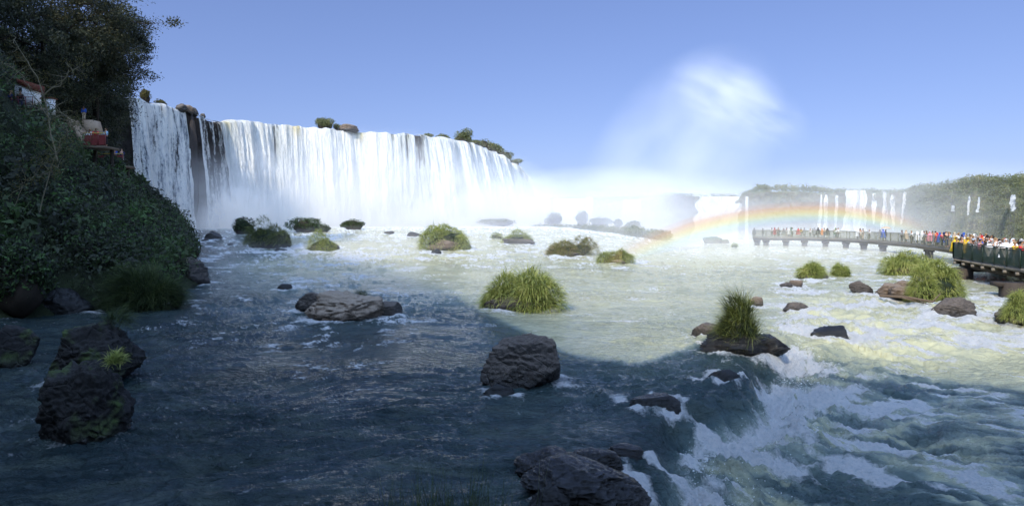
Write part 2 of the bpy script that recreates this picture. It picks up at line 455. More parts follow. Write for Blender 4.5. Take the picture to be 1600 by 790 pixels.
# ================================================================== ROCKS IN THE RIVER
rock(540, 504, 128, 44, 5, 'sunlit_rock', 'wide pale brown boulder in midstream with a dark cap behind it', facets=18, rough=.18, lobes=[(-.02, .5, .02, .8, .7, .9)])
rock(490, 490, 58, 32, 23, 'basalt', 'black rounded rock against the far end of the pale brown boulder', rough=.14)
rock(600, 496, 56, 22, 31, 'basalt', 'low black wedge rock touching the right end of the pale brown boulder', facets=9, rough=.08)
rock(813, 606, 130, 76, 14, 'basalt', 'large angular dark boulder standing alone in midstream', facets=11, rough=.06, depth=.75, sub=6)
rock(780, 622, 54, 24, 62, 'wet_rock', 'low wet slab at the foot of the large angular boulder', facets=9, rough=.07, sub=5, zoff=-.1)
rock(445, 454, 26, 10, 41, 'wet_rock', 'small black rock showing just above the water upstream of the brown boulder')
rock(334, 374, 28, 13, 42, 'wet_rock', 'pointed dark rock below the shaded waterfall', sub=4)
rock(320, 377, 12, 4, 43, 'wet_rock', 'tiny flat rock beside the pointed dark rock', sub=4)
rock(361, 383, 12, 4, 44, 'wet_rock', 'tiny flat rock in front of the dark shrub rock', sub=4)
rock(440, 393, 20, 5, 45, 'wet_rock', 'low wet rock at the foot of the long dark islet', sub=4)
rock(608, 366, 18, 5, 46, 'wet_rock', 'low dark rock upstream, left of the bushy sunlit islet', sub=4)
rock(648, 370, 26, 8, 47, 'wet_rock', 'flat dark rock right behind the bushy sunlit islet', sub=4)
rock(682, 398, 18, 9, 48, 'wet_rock', 'small black rock in front of the bushy sunlit islet', sub=4)
rock(1244, 449, 20, 11, 49, 'brown_rock', 'left one of two small brown rocks near the twin grass tufts', sub=4)
rock(1229, 451, 22, 10, 50, 'basalt', 'small grey rock touching a brown one near the twin grass tufts', sub=4)
rock(1243, 489, 40, 15, 51, 'basalt', 'small grey rock with white water breaking around it', facets=10)
rock(1181, 479, 24, 15, 52, 'brown_rock', 'small brown rock behind the dark spiky grass tuft', sub=4)
rock(1346, 461, 34, 21, 53, 'basalt', 'grey split rock at the upstream tip of the long grassy islet', facets=9, rough=.1)
rock(1390, 466, 52, 22, 54, 'brown_rock', 'long tan rock shelf on the long grassy islet', facets=12, lobes=[(.45, .1, 0, .8, 1, 1.15)])
rock(1418, 471, 62, 22, 55, 'brown_rock', 'broad brown rock under the grass of the long islet', facets=12, sub=5)
rock(1487, 497, 66, 30, 56, 'basalt', 'dark boulder at the downstream end of the long grassy islet', facets=10, rough=.09)
rock(1588, 512, 66, 26, 57, 'basalt', 'black jagged rock under the grass by the walkway pier', facets=14, rough=.22)
rock(1295, 530, 62, 20, 58, 'wet_rock', 'low wet rock with rapids pouring around it', zoff=-.05, facets=9)
rock(1106, 532, 56, 24, 59, 'basalt', 'rounded dark rock on the left shoulder of the ledge tuft', facets=9, rough=.08)
rock(1152, 556, 132, 34, 60, 'wet_rock', 'broad wet black rock that carries the dark spiky grass tuft', facets=13, rough=.1, sub=6, depth=.6, lobes=[(.38, .1, -.05, .5, .9, .8)])
rock(1133, 602, 78, 34, 61, 'wet_rock', 'wet rock face with water sliding over it below the spiky tuft', zoff=-.28, facets=9, rough=.1, sub=6)
rock(1020, 643, 84, 30, 63, 'wet_rock', 'black hump under thin water at the lip of the cascade', zoff=-.16, facets=9, rough=.06, sub=6)
rock(905, 802, 205, 50, 65, 'wet_rock', 'largest dark ledge slab at the bottom edge beside the white cascade', facets=16, rough=.16, sub=6, depth=1.0, lobes=[(-.25, .35, -.05, .6, .7, .85), (.22, -.2, -.1, .7, .6, .8), (.15, .4, -.1, .6, .6, .8)], zoff=.02)
rock(975, 722, 70, 22, 66, 'wet_rock', 'wet rock step between the dark ledge slab and the cascade', facets=9, rough=.14, sub=6, zoff=-.05)
rock(860, 812, 70, 44, 69, 'wet_rock', 'low black rock at the near corner of the ledge slab', facets=12, rough=.12, sub=6)
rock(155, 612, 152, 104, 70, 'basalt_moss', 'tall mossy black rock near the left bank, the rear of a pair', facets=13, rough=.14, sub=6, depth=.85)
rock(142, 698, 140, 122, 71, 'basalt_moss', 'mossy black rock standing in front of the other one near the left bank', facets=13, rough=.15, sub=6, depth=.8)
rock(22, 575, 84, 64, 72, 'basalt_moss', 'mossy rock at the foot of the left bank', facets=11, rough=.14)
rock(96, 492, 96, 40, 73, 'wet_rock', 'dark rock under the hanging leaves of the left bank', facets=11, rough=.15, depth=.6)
rock(296, 447, 66, 44, 74, 'basalt', 'bare dark rock at the tip of the left bank beside a grass clump', facets=11, rough=.12, depth=.9)
rock(278, 408, 70, 52, 75, 'basalt_moss', 'steep mossy rock of the left bank below the shaded waterfall', facets=11, rough=.2)
rock(1113, 381, 30, 11, 76, 'far_cliff', 'grey rock at the foot of the bright far waterfall, left of another', sub=4)
rock(1132, 381, 18, 7, 77, 'far_cliff', 'small grey rock at the foot of the bright far waterfall', sub=4)

# grassy islets: an earth-dark rock core with a grass clump growing on it
def islet(px, py, wpx, hpx, seed, mat, glabel, n=4200, blade=.20, lumps=4, rock_mat='basalt', rlabel=None, rh=.4, width=.010, depth=.75, droop=2.6, name='grass_tuft', group=None, gx=0.0, gw=1.0, spread=1.1, zlift=0.0, cat='grass tuft'):
    o0 = P(px, py); s = o0.y / F; w, h = wpx * s, hpx * s
    c = Vector((o0.x * (1 + w * depth * .42 / o0.y), o0.y + w * depth * .42, o0.z))
    if rlabel:
        rock(px, py, wpx * .86, hpx * rh, seed, rock_mat, rlabel, depth=depth * .9, sub=4, loc=o0 + Vector((0, w * depth * .05, 0)))
    gm = grass_mound(name, w * gw * 1.04, w * depth * gw, h * 1.0, n, blade * w, seed, M[mat], width=width * w, lumps=lumps, droop=droop, loc=c + Vector((gx * w, 0, zlift)), spread=spread,
                label=glabel, cat=cat, group=group)
    # dark thatch inside the clump, part of the plant
    V, Fc = rock_arrays(w * gw * .74, w * depth * gw * .7, h * .6, seed + 5, 4, 6, .25, .1)
    thatch = link('thatch', mesh_np('thatch', V, Fc, True), M['grass_dark'], gm, None)
    return c

islet(822, 488, 126, 60, 101, 'grass_sun', 'bright green and yellow grass mound on a low rock in mid river', 9000, .16, 5, rlabel='dark rock base under the central bright grass mound', rh=.42, width=.009)
rock(770, 485, 28, 17, 102, 'basalt', 'dark rock poking out at the left end of the central grass mound')
islet(700, 392, 86, 46, 103, 'grass_sun', 'tall bushy sunlit islet grass below the big waterfall', 8000, .12, 6, rlabel='rock core of the tall bushy sunlit islet', width=.009, rock_mat='brown_rock', droop=2.8)
islet(422, 389, 82, 42, 105, 'grass_mid', 'long shaded islet with a yellow green crest right of a dark shrub rock', 6000, .10, 5, rlabel='black rock under the long shaded islet', rock_mat='wet_rock', rh=.62, width=.008, zlift=.45)
islet(506, 392, 56, 28, 107, 'grass_sun', 'small bright grass islet right of the long shaded one', 5000, .14, 3, rlabel='dark rock base of the small bright grass islet', width=.009)
islet(810, 382, 60, 23, 109, 'grass_sun', 'low hazy grass islet behind the central mound', 4500, .12, 4, rlabel='rock under the low hazy grass islet', width=.009)
islet(776, 374, 24, 12, 110, 'grass_sun', 'tiny grass clump left of the low hazy islet', 1500, .16, 2, width=.012)
islet(880, 401, 58, 26, 111, 'grass_tan', 'reddish brown scrub islet in the mist', 4500, .14, 4, rlabel='grey rock shelf under the reddish scrub islet', rock_mat='basalt', width=.009)
islet(908, 400, 44, 29, 112, 'grass_tan', 'taller tan scrub joined to the reddish brown islet', 3500, .15, 3, width=.009)
islet(960, 413, 52, 23, 113, 'grass_sun', 'round green islet tuft where the rainbow meets the water', 4500, .16, 3, rlabel='rock base of the islet at the end of the rainbow', rock_mat='brown_rock', width=.009)
islet(1270, 437, 56, 27, 115, 'grass_sun', 'wider of twin grass tufts standing in open water', 5000, .17, 3, rlabel='low rock under the twin grass tufts', width=.009)
islet(1315, 433, 38, 24, 116, 'grass_sun', 'narrower of twin grass tufts standing in open water', 3500, .2, 2, width=.010)
islet(1418, 432, 76, 38, 117, 'grass_sun', 'tall grass at the rear of the long islet near the walkway', 6500, .15, 5, rlabel='rock under the rear grass of the long islet', rock_mat='brown_rock', width=.008)
islet(1460, 474, 80, 60, 118, 'grass_sun', 'drooping grass draped over the brown rock of the long islet', 8500, .17, 4, width=.009, zlift=.15)
islet(1589, 514, 64, 44, 119, 'grass_sun', 'thick grass clump on the black rock beside the walkway pier', 6500, .2, 3, width=.009, zlift=.35, gx=.1)
islet(1150, 554, 82, 82, 120, 'grass_mid', 'dark spiky grass tuft rising from the wet ledge rock', 7500, .36, 4, width=.011, droop=1.2, spread=.7, depth=.7, zlift=.15)
islet(228, 487, 104, 62, 121, 'grass_dark', 'big rounded dark grass tuft at the water edge of the left bank', 9000, .3, 1, width=.006, droop=1.5)
islet(268, 425, 66, 32, 122, 'grass_dark', 'smaller dark grass tuft above the bare rock of the left bank', 5000, .25, 2, width=.007, zlift=.6)
islet(1148, 387, 12, 8, 124, 'grass_sun', 'tiny grass tuft right of the bright far waterfall rocks', 900, .2, 1, width=.02)
c = P(155, 612); grass_mound('fern_tuft', .75, .6, .55, 500, .45, 125, M['grass_dark'], .014, 1, 1.5, loc=(c.x - .1, c.y + .95, c.z + 1.72), label='small green tuft growing on top of the rear mossy rock', cat='grass tuft')
c = P(142, 698); grass_mound('fern_tuft', .42, .4, .35, 420, .22, 126, M['grass_sun'], .016, 2, 1.5, loc=(c.x + .25, c.y + .62, c.z + 1.68), label='pale leafy weed growing on the front mossy rock', cat='weed')
c = P(550, 500); grass_mound('fern_tuft', .7, .5, .35, 220, .4, 127, M['grass_dark'], .02, 1, 1.3, loc=(c.x + .1, c.y + 1.3, c.z + .95), label='wisp of grass on the crest of the pale brown boulder', cat='grass tuft')
mb = MB(); a = P(1372, 470); b_ = P(1452, 478)
mb.tube([a + Vector((0, -.2, .35)), (a + b_) / 2 + Vector((0, -.4, .42)), b_ + Vector((0, -.3, .3)), b_ + Vector((.5, -.2, .75))], [.09, .08, .06, .03], 7)
mb.tube([(a + b_) / 2 + Vector((.4, -.4, .4)), b_ + Vector((-.4, -.6, .15))], [.05, .02], 6)
mb.tube([(a + b_) / 2 + Vector((-.3, -.4, .4)), (a + b_) / 2 + Vector((.8, -.9, .1))], [.05, .02], 6)
link('driftwood_log', mb.mesh('driftwood_log', True), M['drift'], label='thin driftwood trunk caught along the long grassy islet', cat='driftwood')
# grass in front of the viewpoint
rng = np.random.RandomState(5); n = 520
rt = np.stack([rng.normal(-.75, .38, n), rng.uniform(6.3, 6.9, n), rng.uniform(1.0, 1.3, n)], 1)
me = blade_mesh('grass_tips', rt, np.stack([rng.normal(0, .12, n), rng.normal(0, .12, n), np.ones(n)], 1), rng.uniform(.55, 1.2, n) * np.where(rng.rand(n) < .06, 1.25, 1), np.full(n, .011), rng.uniform(.1, .7, n), rng)
link('viewpoint_grass', me, M['grass_dark'], label='thin green grass tips poking up at the bottom edge of the view', cat='grass')

# ================================================================== WATER
def build_water():
    NU, NV = 1300, 950
    az = np.linspace(R(-56), R(58), NU)
    inv = np.linspace(1 / 5.0, 1 / 460.0, NV)
    D = (1 / inv)[None, :]
    X = np.tan(az)[:, None] * D; Y = np.broadcast_to(D, X.shape).copy()
    s, arc = ledge_dist(X, Y)
    px = CX + F * X / Y
    Z = water_base(X, Y)
    # direction of the current: from the falls toward the viewer, swinging right over the ledge
    wx = X + 3.2 * perlin(X * .07, Y * .07, 1.1) + 1.3 * perlin(X * .22, Y * .22, 4.4)
    wy = Y + 3.2 * perlin(X * .07, Y * .07, 8.1) + 1.3 * perlin(X * .22, Y * .22, 6.4)
    rapid = np.clip(np.exp(-((s - 3.0) / 4.2)**2) * (s > -1) * sstep(-1, .6, s), 0, 1)
    rr = sstep(1185, 1290, px) * sstep(24, 28, Y) * (1 - sstep(36, 44, Y))
    rapid = np.maximum(rapid * .9, rr)
    down = sstep(0, 2, s)
    midw = sstep(330, 420, px) * (1 - sstep(980, 1100, px)) * sstep(52, 66, Y) * (1 - sstep(150, 200, Y))
    # rotated, stretched coordinates (crests lie across the current)
    ca, sa = math.cos(.45), math.sin(.45)
    u = wx * ca + wy * sa; v = -wx * sa + wy * ca
    big = fbm(u * .22, v * .42, .5, 3)
    mid = ridged(u * .55, v * 1.25, 2.5, 4, .55)
    fine = ridged(wx * 2.1, wy * 3.1, 5.5, 3, .55)
    patch = sstep(-.5, .6, fbm(X * .09, Y * .09, 7.7, 3))         # calm slicks between the ripples
    A = .32 + .68 * patch
    near = np.exp(-Y / 60)
    cur0 = ridged(X * .13 + .25 * perlin(X * .3, Y * .3, 9.9), Y * .22, 77.7, 3, .5)
    H = .09 * np.clip(cur0 - .9, 0, 1) * (1 - down) + big * (.07 + .10 * rapid + .05 * midw) + np.sign(mid - .6) * np.abs(mid - .6)**1.25 * (.092 * A * (1 - .6 * down) + .07 * rapid + .07 * midw) + (fine - .5) * (.030 * A + .02 * rapid + .010 * down)
    fu = X * .80 - Y * .60; fv = X * .60 + Y * .80
    fv2 = fv + 1.1 * perlin(fu * .12, fv * .2, 61.1) + .35 * perlin(fu * .5, fv * .5, 62.1)
    flow = ridged(fu * .30, fv2 * .85, 63.3, 4, .55); swell = perlin(fu * .16, fv2 * .42, 64.4)
    turb = fbm(X * .8, Y * 1.1, 12.5, 4, .5)
    H += -.07 * np.exp(-((s - .35) / .75)**2) * np.clip(1.2 - ridged(arc * .8 + .3 * perlin(X, Y, 3.1), s * .25, 81.1, 3, .5), -.4, 1.2) * (arc < 33)
    spl = np.exp(-((s - 1.6) / 1.3)**2) * (arc < 33)
    H += spl * (.15 * np.clip(fbm(X * 1.9, Y * 1.9, 90.1, 4, .6), -.3, 1.5) + .05 * fbm(X * 6, Y * 6, 91.1, 3, .6))
    H += turb * (.13 * rapid) + down * near * ((flow - .5) * .055 + swell * .16)
    # standing waves just downstream of the ledge
    H += .16 * np.exp(-((s - 2.0) / 1.0)**2) * (.6 + perlin(X * .8, Y * .8, 2.2)) - .14 * np.exp(-((s - .9) / .6)**2)
    # wakes and collars at the rocks
    collar = np.zeros_like(X); wake = np.zeros_like(X)
    for (rx, ry, ra, rb) in ROCKS:
        q = np.hypot((X - rx) / (ra + .05), (Y - ry) / (rb + .05))
        dd = (q - 1) * min(ra, rb)
        jit = .5 + .8 * perlin(X * 1.3 / max(.4, min(ra, 2)), Y * 1.3 / max(.4, min(ra, 2)), rx)
        wd = .12 + .12 * ra + ry * .004
        collar = np.maximum(collar, np.exp(-(np.clip(dd, 0, None) / wd)**2) * np.clip(jit, 0, 1))
        # wake trailing downstream (toward viewer and a little to the right)
        tx, ty = (.45, -.89) if rx > 0 else (.15, -.98)
        al = (X - rx) * tx + (Y - ry) * ty; ac = np.abs(-(X - rx) * ty + (Y - ry) * tx)
        wk = np.exp(-((ac - ra * (.9 + .10 * al / max(ra, .3))) / (.25 * ra + .1))**2) * (al > 0) * np.exp(-np.clip(al, 0, None) / (4.5 * ra + .9))
        wake = np.maximum(wake, wk * np.clip(jit + .1, 0, 1))
    H += .09 * wake + .05 * collar
    Z = Z + H
    # ---- foam
    yy0 = (HY + F * 5 / Y) - 395
    fn = fbm(wx * .8, wy * .9, 20.1, 5, .6)
    fil = ridged(wx * .9 + .3 * fn, wy * 1.5 + .3 * fn, 21.7, 4, .6)
    lob = fbm(X * .35, Y * .35, 33.3, 3)
    foam = np.zeros_like(X)
    f1 = np.exp(-np.clip(s - .5, 0, None) / np.clip(1.9 + 2.4 * perlin(arc * .32, 0, 71.7) + .7 * lob, .7, 5)) * sstep(.25, .9, s) * (arc < 33) * np.clip(.85 + .5 * lob, .3, 1.3)
    f1b = np.exp(-np.clip(s - .5, 0, None) / 4.5) * sstep(.1, .9, s) * (arc < 33)
    foam += 1.9 * f1 * (.72 + .6 * fn)
    streak = ridged(u * .16, v * .9, 15.5, 4, .6)
    foam += rr * np.clip(.08 + .62 * (ridged(fu * .16, fv2 * .5, 15.5, 4, .6) - .25) + .5 * fn + .25 * lob, 0, 1.4) * .95
    foam += down * near * (.55 * np.clip(flow * .75 + .25 * fil - .72, 0, 1) + .5 * np.clip(flow - .9, 0, 1)) * np.clip(.6 + 1.1 * lob, .05, 1.5) * (1.8 - .9 * sstep(6, 14, s))
    for (qx, qy, qr) in ((1390, 745, 1.0), (1470, 765, .7), (1100, 690, 1.3), (1180, 735, .7), (1210, 640, .9)):
        q_ = P(qx, qy); foam += 1.1 * np.exp(-((((X - q_.x) * .8 - (Y - q_.y) * .6) / (1.5 * qr))**2 + (((X - q_.x) * .6 + (Y - q_.y) * .8) / (.6 * qr))**2)) * (.55 + .8 * fn)
    band = ridged(X * .05 + .3 * fn, Y * .11, 40.5, 3)
    foam += midw * np.clip(band - .75, 0, 1) * 1.3 * (.55 + .6 * fn)
    foam += np.clip(fil - .95, 0, 1) * .9 * (1 - down) * sstep(12, 30, Y) * np.clip(.25 + lob, 0, 1)
    cur = ridged(wx * .11 + .2 * fn, wy * .30 + .2 * fn, 55.5, 3, .5)
    foam += .75 * np.clip(cur - 1.18, 0, 1) * (.5 + fil) * (1 - down)
    foam += .8 * np.clip(fil - .98, 0, 1) * (1 - down) * np.clip(lob + .1, 0, 1)
    H += 0
    rip = ridged(wx * .28, wy * .9, 44.4, 4, .6)
    foam += .85 * np.clip(rip - .58, 0, 1) * sstep(22, 45, Y) * (1 - sstep(90, 130, Y)) * np.clip(.6 + lob, 0, 1.2) * (1 - down)
    foam += collar * (.8 + .5 * rapid + .25 * sstep(14, 40, Y)) * np.where(px < 300, .55, 1)
    foam += wake * .85 * (.6 + .7 * fn)
    # far water under the falls is churned white
    foam += .75 * sstep(95, 150, Y) * (1 - sstep(900, 1050, px)) * (.7 + .5 * fn)
    foam += .35 * sstep(120, 150, Y)
    left = 1 - sstep(250, 520, px)
    foam *= 1 - .45 * left * (1 - sstep(30, 60, Y))
    foam *= 1 - .62 * sstep(-4, 14, yy0 - 0) * sstep(560, 700, px) * (1 - sstep(1180, 1230, px)) * (1 - down) * (1 - np.clip(collar + wake, 0, 1)) * (1 - midw)
    dmix = down * near * 1.4 * (1 - .8 * rr)
    foam = foam * (1 - np.clip(dmix, 0, 1)) + np.clip(dmix, 0, 1) * np.clip((foam - .34) * 1.55, 0, 1.6)
    foam = np.clip(foam, 0, 1.5)
    # ---- silt and bubbles that make the river milky; sun and shade are painted in too
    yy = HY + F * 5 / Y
    lit = sstep(-6, 10, shadow_row(px) - yy)
    silt_and_light = .12 + .74 * lit + down * near * np.clip(.12 + .45 * (flow - .45) + .25 * lob, .05, .7) + .46 * sstep(17, 50, Y) * sstep(250, 480, px) * (1 - lit) + .10 * sstep(500, 800, px) * (1 - lit) + .16 * sstep(32, 60, Y) * (1 - lit) * sstep(300, 420, px) + .35 * sstep(45, 90, Y) * sstep(350, 600, px) + .12 * fbm(X * .06, Y * .1, 50.5, 3)
    silt_and_light += rr * .2; silt_and_light += .30 * np.clip(f1b, 0, 1) - .05
    V = np.stack([X, Y, Z], -1).reshape(-1, 3)
    me = mesh_np('river_water', V, grid_faces(NU, NV)[:, ::-1], True, {'foam': ('POINT', foam), 'silt_and_light': ('POINT', np.clip(silt_and_light, 0, 1)), 'down': ('POINT', np.clip(down * near + rapid, 0, 1))})
    return me

def shadow_row(px):  # row of the shadow edge that splits painted sunlit and shaded water
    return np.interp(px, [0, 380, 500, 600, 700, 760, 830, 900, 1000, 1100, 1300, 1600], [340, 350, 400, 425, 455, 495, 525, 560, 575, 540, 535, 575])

def m_water():
    b = NB('river_water')
    p = b.pos()
    foam = b.attr('foam'); silt_and_light = b.attr('silt_and_light'); dn = b.attr('down')
    n1 = b.noise(2.2, 6, .65, b.pos((1, .7, 1)), .4); n2 = b.noise(9, 5, .65, p, .6); n3 = b.noise(.9, 4, .6, b.pos((.6, 1.2, 1)), .8)
    fm = b.math('ADD', foam, b.math('MULTIPLY', b.math('SUBTRACT', b.math('ADD', b.math('MULTIPLY', n1, .5), b.math('MULTIPLY', n2, .5)), .5), 1.8))
    fm = b.math('MULTIPLY', b.math('SUBTRACT', fm, .36), 1.9, clamp=True)
    fm = b.math('MULTIPLY', fm, b.math('MULTIPLY', foam, 6, clamp=True), clamp=True)
    col = b.ramp(silt_and_light, [(.05, (.010, .023, .026)), (.30, (.045, .075, .076)), (.50, (.15, .19, .17)), (.66, (.30, .32, .23)), (1, (.47, .46, .29))])
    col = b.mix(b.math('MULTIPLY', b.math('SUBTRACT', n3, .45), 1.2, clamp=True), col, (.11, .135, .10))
    h = b.math('ADD', b.math('MULTIPLY', n1, .5), b.math('MULTIPLY', n2, .22))
    h2 = b.noise(3.2, 5, .6, b.pos((.45, 1.3, 1)), 1.2)
    hh = b.math('MULTIPLY', b.math('ADD', h, b.math('MULTIPLY', h2, .8)), b.math('ADD', .25, b.math('MULTIPLY', b.math('SUBTRACT', b.noise(.13, 4, .6, b.pos((.8, 1.6, 1)), .8), .33), 3.4, clamp=True)))
    nrm = b.bump(hh, 1.0, .24)
    w = b.bsdf(col, .10, .5, nrm, IOR=1.33)
    fc = b.ramp(b.math('ADD', b.math('MULTIPLY', n2, .6), b.math('MULTIPLY', b.noise(5, 5, .7, p, .8), .4)), [(.34, (.60, .66, .68)), (.46, (.82, .85, .86)), (.56, (.94, .94, .93))])  # foam darker in its pits: shade put into the colour
    fo = b.bsdf(fc, .8, .2, b.bump(b.math('ADD', n2, b.math('MULTIPLY', b.noise(26, 5, .7, p), 1.5)), 1.0, .16))
    return b.surf(b.n('ShaderNodeMixShader', ins={0: fm, 1: w, 2: fo}).outputs[0])

M['water'] = m_water()
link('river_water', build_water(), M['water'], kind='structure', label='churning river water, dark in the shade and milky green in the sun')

def droplets():
    rng = np.random.RandomState(77); n = 5200
    seg = np.hypot(*np.diff(LEDGE, axis=0).T); acc = np.concatenate([[0], np.cumsum(seg)])
    a = rng.uniform(14, 33, n)
    a = np.where(perlin(a * .9, 0, 3.3) > rng.uniform(-.9, .5, n), a, a + rng.normal(0, .8, n))
    x = np.interp(a, acc, LEDGE[:, 0]); y = np.interp(a, acc, LEDGE[:, 1])
    dx = np.interp(a + .3, acc, LEDGE[:, 0]) - x; dy = np.interp(a + .3, acc, LEDGE[:, 1]) - y; L = np.hypot(dx, dy)
    o_ = .75 + np.abs(rng.normal(.1, .8, n)); x = x + dy / L * o_; y = y - dx / L * o_
    z = water_base(x, y) + .12 + np.abs(rng.normal(0, .16, n)) * (.6 + .8 * np.clip(perlin(a * 1.4, 0, 9.9) + .3, 0, 1))
    V, Fc = ICO[1]; r = rng.gamma(2.2, .0021, n)[:, None, None]
    V = V[None] * r * rng.uniform(.6, 1.5, (n, 1, 3)) + np.stack([x, y, z], 1)[:, None]
    Fc = Fc[None] + (np.arange(n) * V.shape[1])[:, None, None]
    return mesh_np('spray_droplets', V.reshape(-1, 3), Fc.reshape(-1, 3), True)
M['drop'] = m_plain('white_spray', (.86, .88, .9), .6, .4, .05, 5, .0)
link('spray_droplets', droplets(), M['drop'], label='flying droplets thrown up where the river drops over the ledge', cat='spray', kind='stuff')

# river bed / ground sheet reaching the horizon
b = NB('ground'); c = b.ramp(b.noise(.02, 5, .6, b.pos()), [(.3, (.03, .05, .02)), (.7, (.06, .08, .03))]); M['ground'] = b.surf(b.bsdf(c, .9, .1))
me = mesh_np('ground', [(-4000, -4000, -6), (4000, -4000, -6), (4000, 4000, -6), (-4000, 4000, -6)], [(0, 1, 2, 3)], False)
link('ground', me, M['ground'], kind='structure', label='ground around the river')

# ================================================================== LEFT BANK AND THE HILL BEHIND THE VIEWER
BANK = np.array([(60, -7), (25, -9), (2, -7), (-14, -4), (-24, 6), (-27.5, 20), (-26.5, 29), (-22.5, 33.6), (-21.3, 39), (-23.4, 46), (-30, 58), (-38, 74), (-49, 93), (-60, 110), (-77, 119), (-120, 121)], float)
SUN_EL = R(35)
UV = np.array([(-180, 185), (-140, 160), (-127, 143), (-118, 139), (-111, 132), (-100, 108), (-87, 84), (-60, 66), (-39, 50), (-16.8, 31.5), (-11, 25), (-6.5, 18.6), (-3, 19.5), (0.8, 24.5), (6.6, 24), (14, 23), (30, 20), (60, 18)], float)  # wanted shadow edge on river and falls, in sun-aligned coordinates
SD = np.array([.438, .899])

def bank_s(X, Y):
    best = np.full(X.shape, 1e9); sg = np.ones(X.shape)
    for (x0, y0), (x1, y1) in zip(BANK[:-1], BANK[1:]):
        dx, dy = x1 - x0, y1 - y0; L = math.hypot(dx, dy)
        t = np.clip(((X - x0) * dx + (Y - y0) * dy) / L**2, 0, 1)
        d = np.hypot(X - x0 - t * dx, Y - y0 - t * dy); m = d < best
        best = np.where(m, d, best); sg = np.where(m, np.sign((Y - y0) * dx - (X - x0) * dy), sg)
    return -best * sg     # positive on land

# orientation check: a point on the hill must be positive
if bank_s(np.array([-60.0]), np.array([40.0]))[0] < 0:
    _f = bank_s
    bank_s = lambda X, Y: -_f(X, Y)

def bank_z(X, Y):
    s = bank_s(X, Y)
    u = X * SD[1] - Y * SD[0]; w = X * SD[0] + Y * SD[1]
    wB = np.interp(u, UV[:, 0], UV[:, 1])
    wB = wB + 2.4 * fbm(X * .10, Y * .10, 2.2, 3) + 2.2 * fbm(X * .35, Y * .35, 6.2, 3)
    plane = np.clip((wB - w) * math.tan(SUN_EL), 2, 78)  # unseen hill crest shaped to this plane so its shadow meets that edge
    f = np.where(s < 12, .95 * s, 11.4 + 1.5 * (s - 12))
    f = f + (1.2 * fbm(X * .18, Y * .18, 5.1, 4) + 1.6 * fbm(X * .05, Y * .05, 1.1, 2)) * np.clip(s / 5, 0, 1)
    base = 3.2 * sstep(35, 150, Y)
    z = np.where(s > 0, np.minimum(f + base, np.maximum(plane, base + .5 * np.clip(s, 0, 4))), base + s * 1.2)
    return np.maximum(z, -5)

gx = np.linspace(-190, 75, 420); gy = np.linspace(-130, 123, 420)
X, Y = np.meshgrid(gx, gy, indexing='ij'); Z = bank_z(X, Y)
me = mesh_np('river_bank', np.stack([X, Y, Z], -1).reshape(-1, 3), grid_faces(420, 420), True)
b = NB('bank_soil'); nz = b.noise(.6, 7, .7, b.pos()); c = b.ramp(nz, [(.35, (.015, .018, .012)), (.6, (.035, .045, .022)), (.8, (.06, .075, .03))])
M['bank'] = b.surf(b.bsdf(c, .95, .1, b.bump(nz, 1, .6)))
link('river_bank', me, M['bank'], kind='structure', label='steep overgrown river bank in deep shade')

# undergrowth over the visible slope, one mass of leaves
def undergrowth(n_clump, n_leaf, seed):
    rng = np.random.RandomState(seed)
    t = rng.uniform(0, 1, n_clump * 14); D = 24 + (122 - 24) * t**1.6
    px = rng.uniform(-160, 345, len(D)); X = (px - CX) / F * D; Y = D
    s = bank_s(X, Y); k = (s > -.8) & (s < 34)
    k &= rng.rand(len(k)) < np.clip(1.15 - s / 34, .15, 1)
    X, Y, D, s = [a[k][:n_clump] for a in (X, Y, D, s)]
    Z = bank_z(X, Y)
    r = (rng.uniform(.45, 1.5, len(X)) * (.75 + D / 75))
    k = s > r * .75
    X, Y, Z, D, s, r = [a[k] for a in (X, Y, Z, D, s, r)]
    # keep the sight lines to the lookouts and stairs open
    ppx = CX + F * X / Y; ppy = HY - F * (Z + r - HC) / Y
    hid = (ppx > 5) & (ppx < 60) & (ppy < 158) & (Y < 53) | (ppx > 105) & (ppx < 200) & (ppy < 250) & (Y < 66)
    X, Y, Z, D, s, r = [a[~hid] for a in (X, Y, Z, D, s, r)]
    C = np.stack([X, Y, Z + r * .25], 1)
    pr = r**1.4; pr /= pr.sum()
    k = rng.choice(len(C), n_leaf, p=pr)
    v = rng.normal(size=(n_leaf, 3)); v /= np.linalg.norm(v, axis=1)[:, None]
    q = v * 2 + C[k]
    rr = rng.uniform(.7, 1.02, n_leaf) * (1 + .3 * perlin(q[:, 0], q[:, 1], q[:, 2]))
    pts = C[k] + v * (r[k] * rr)[:, None] * np.array([1, 1, .85])
    tint = np.clip(rng.uniform(0, 1, len(C))[k] * .62 + rng.uniform(0, .38, n_leaf), 0, 1)
    return leaf_mesh('undergrowth', pts, (.15 + .0026 * D[k]) * np.exp(rng.normal(0, .38, len(C)))[k], rng, tint, v), C, r
me, UC, UR = undergrowth(1700, 230000, 3)
link('undergrowth', me, M['leaf_bank'], label='dense dark undergrowth covering the left bank', cat='undergrowth', kind='stuff')
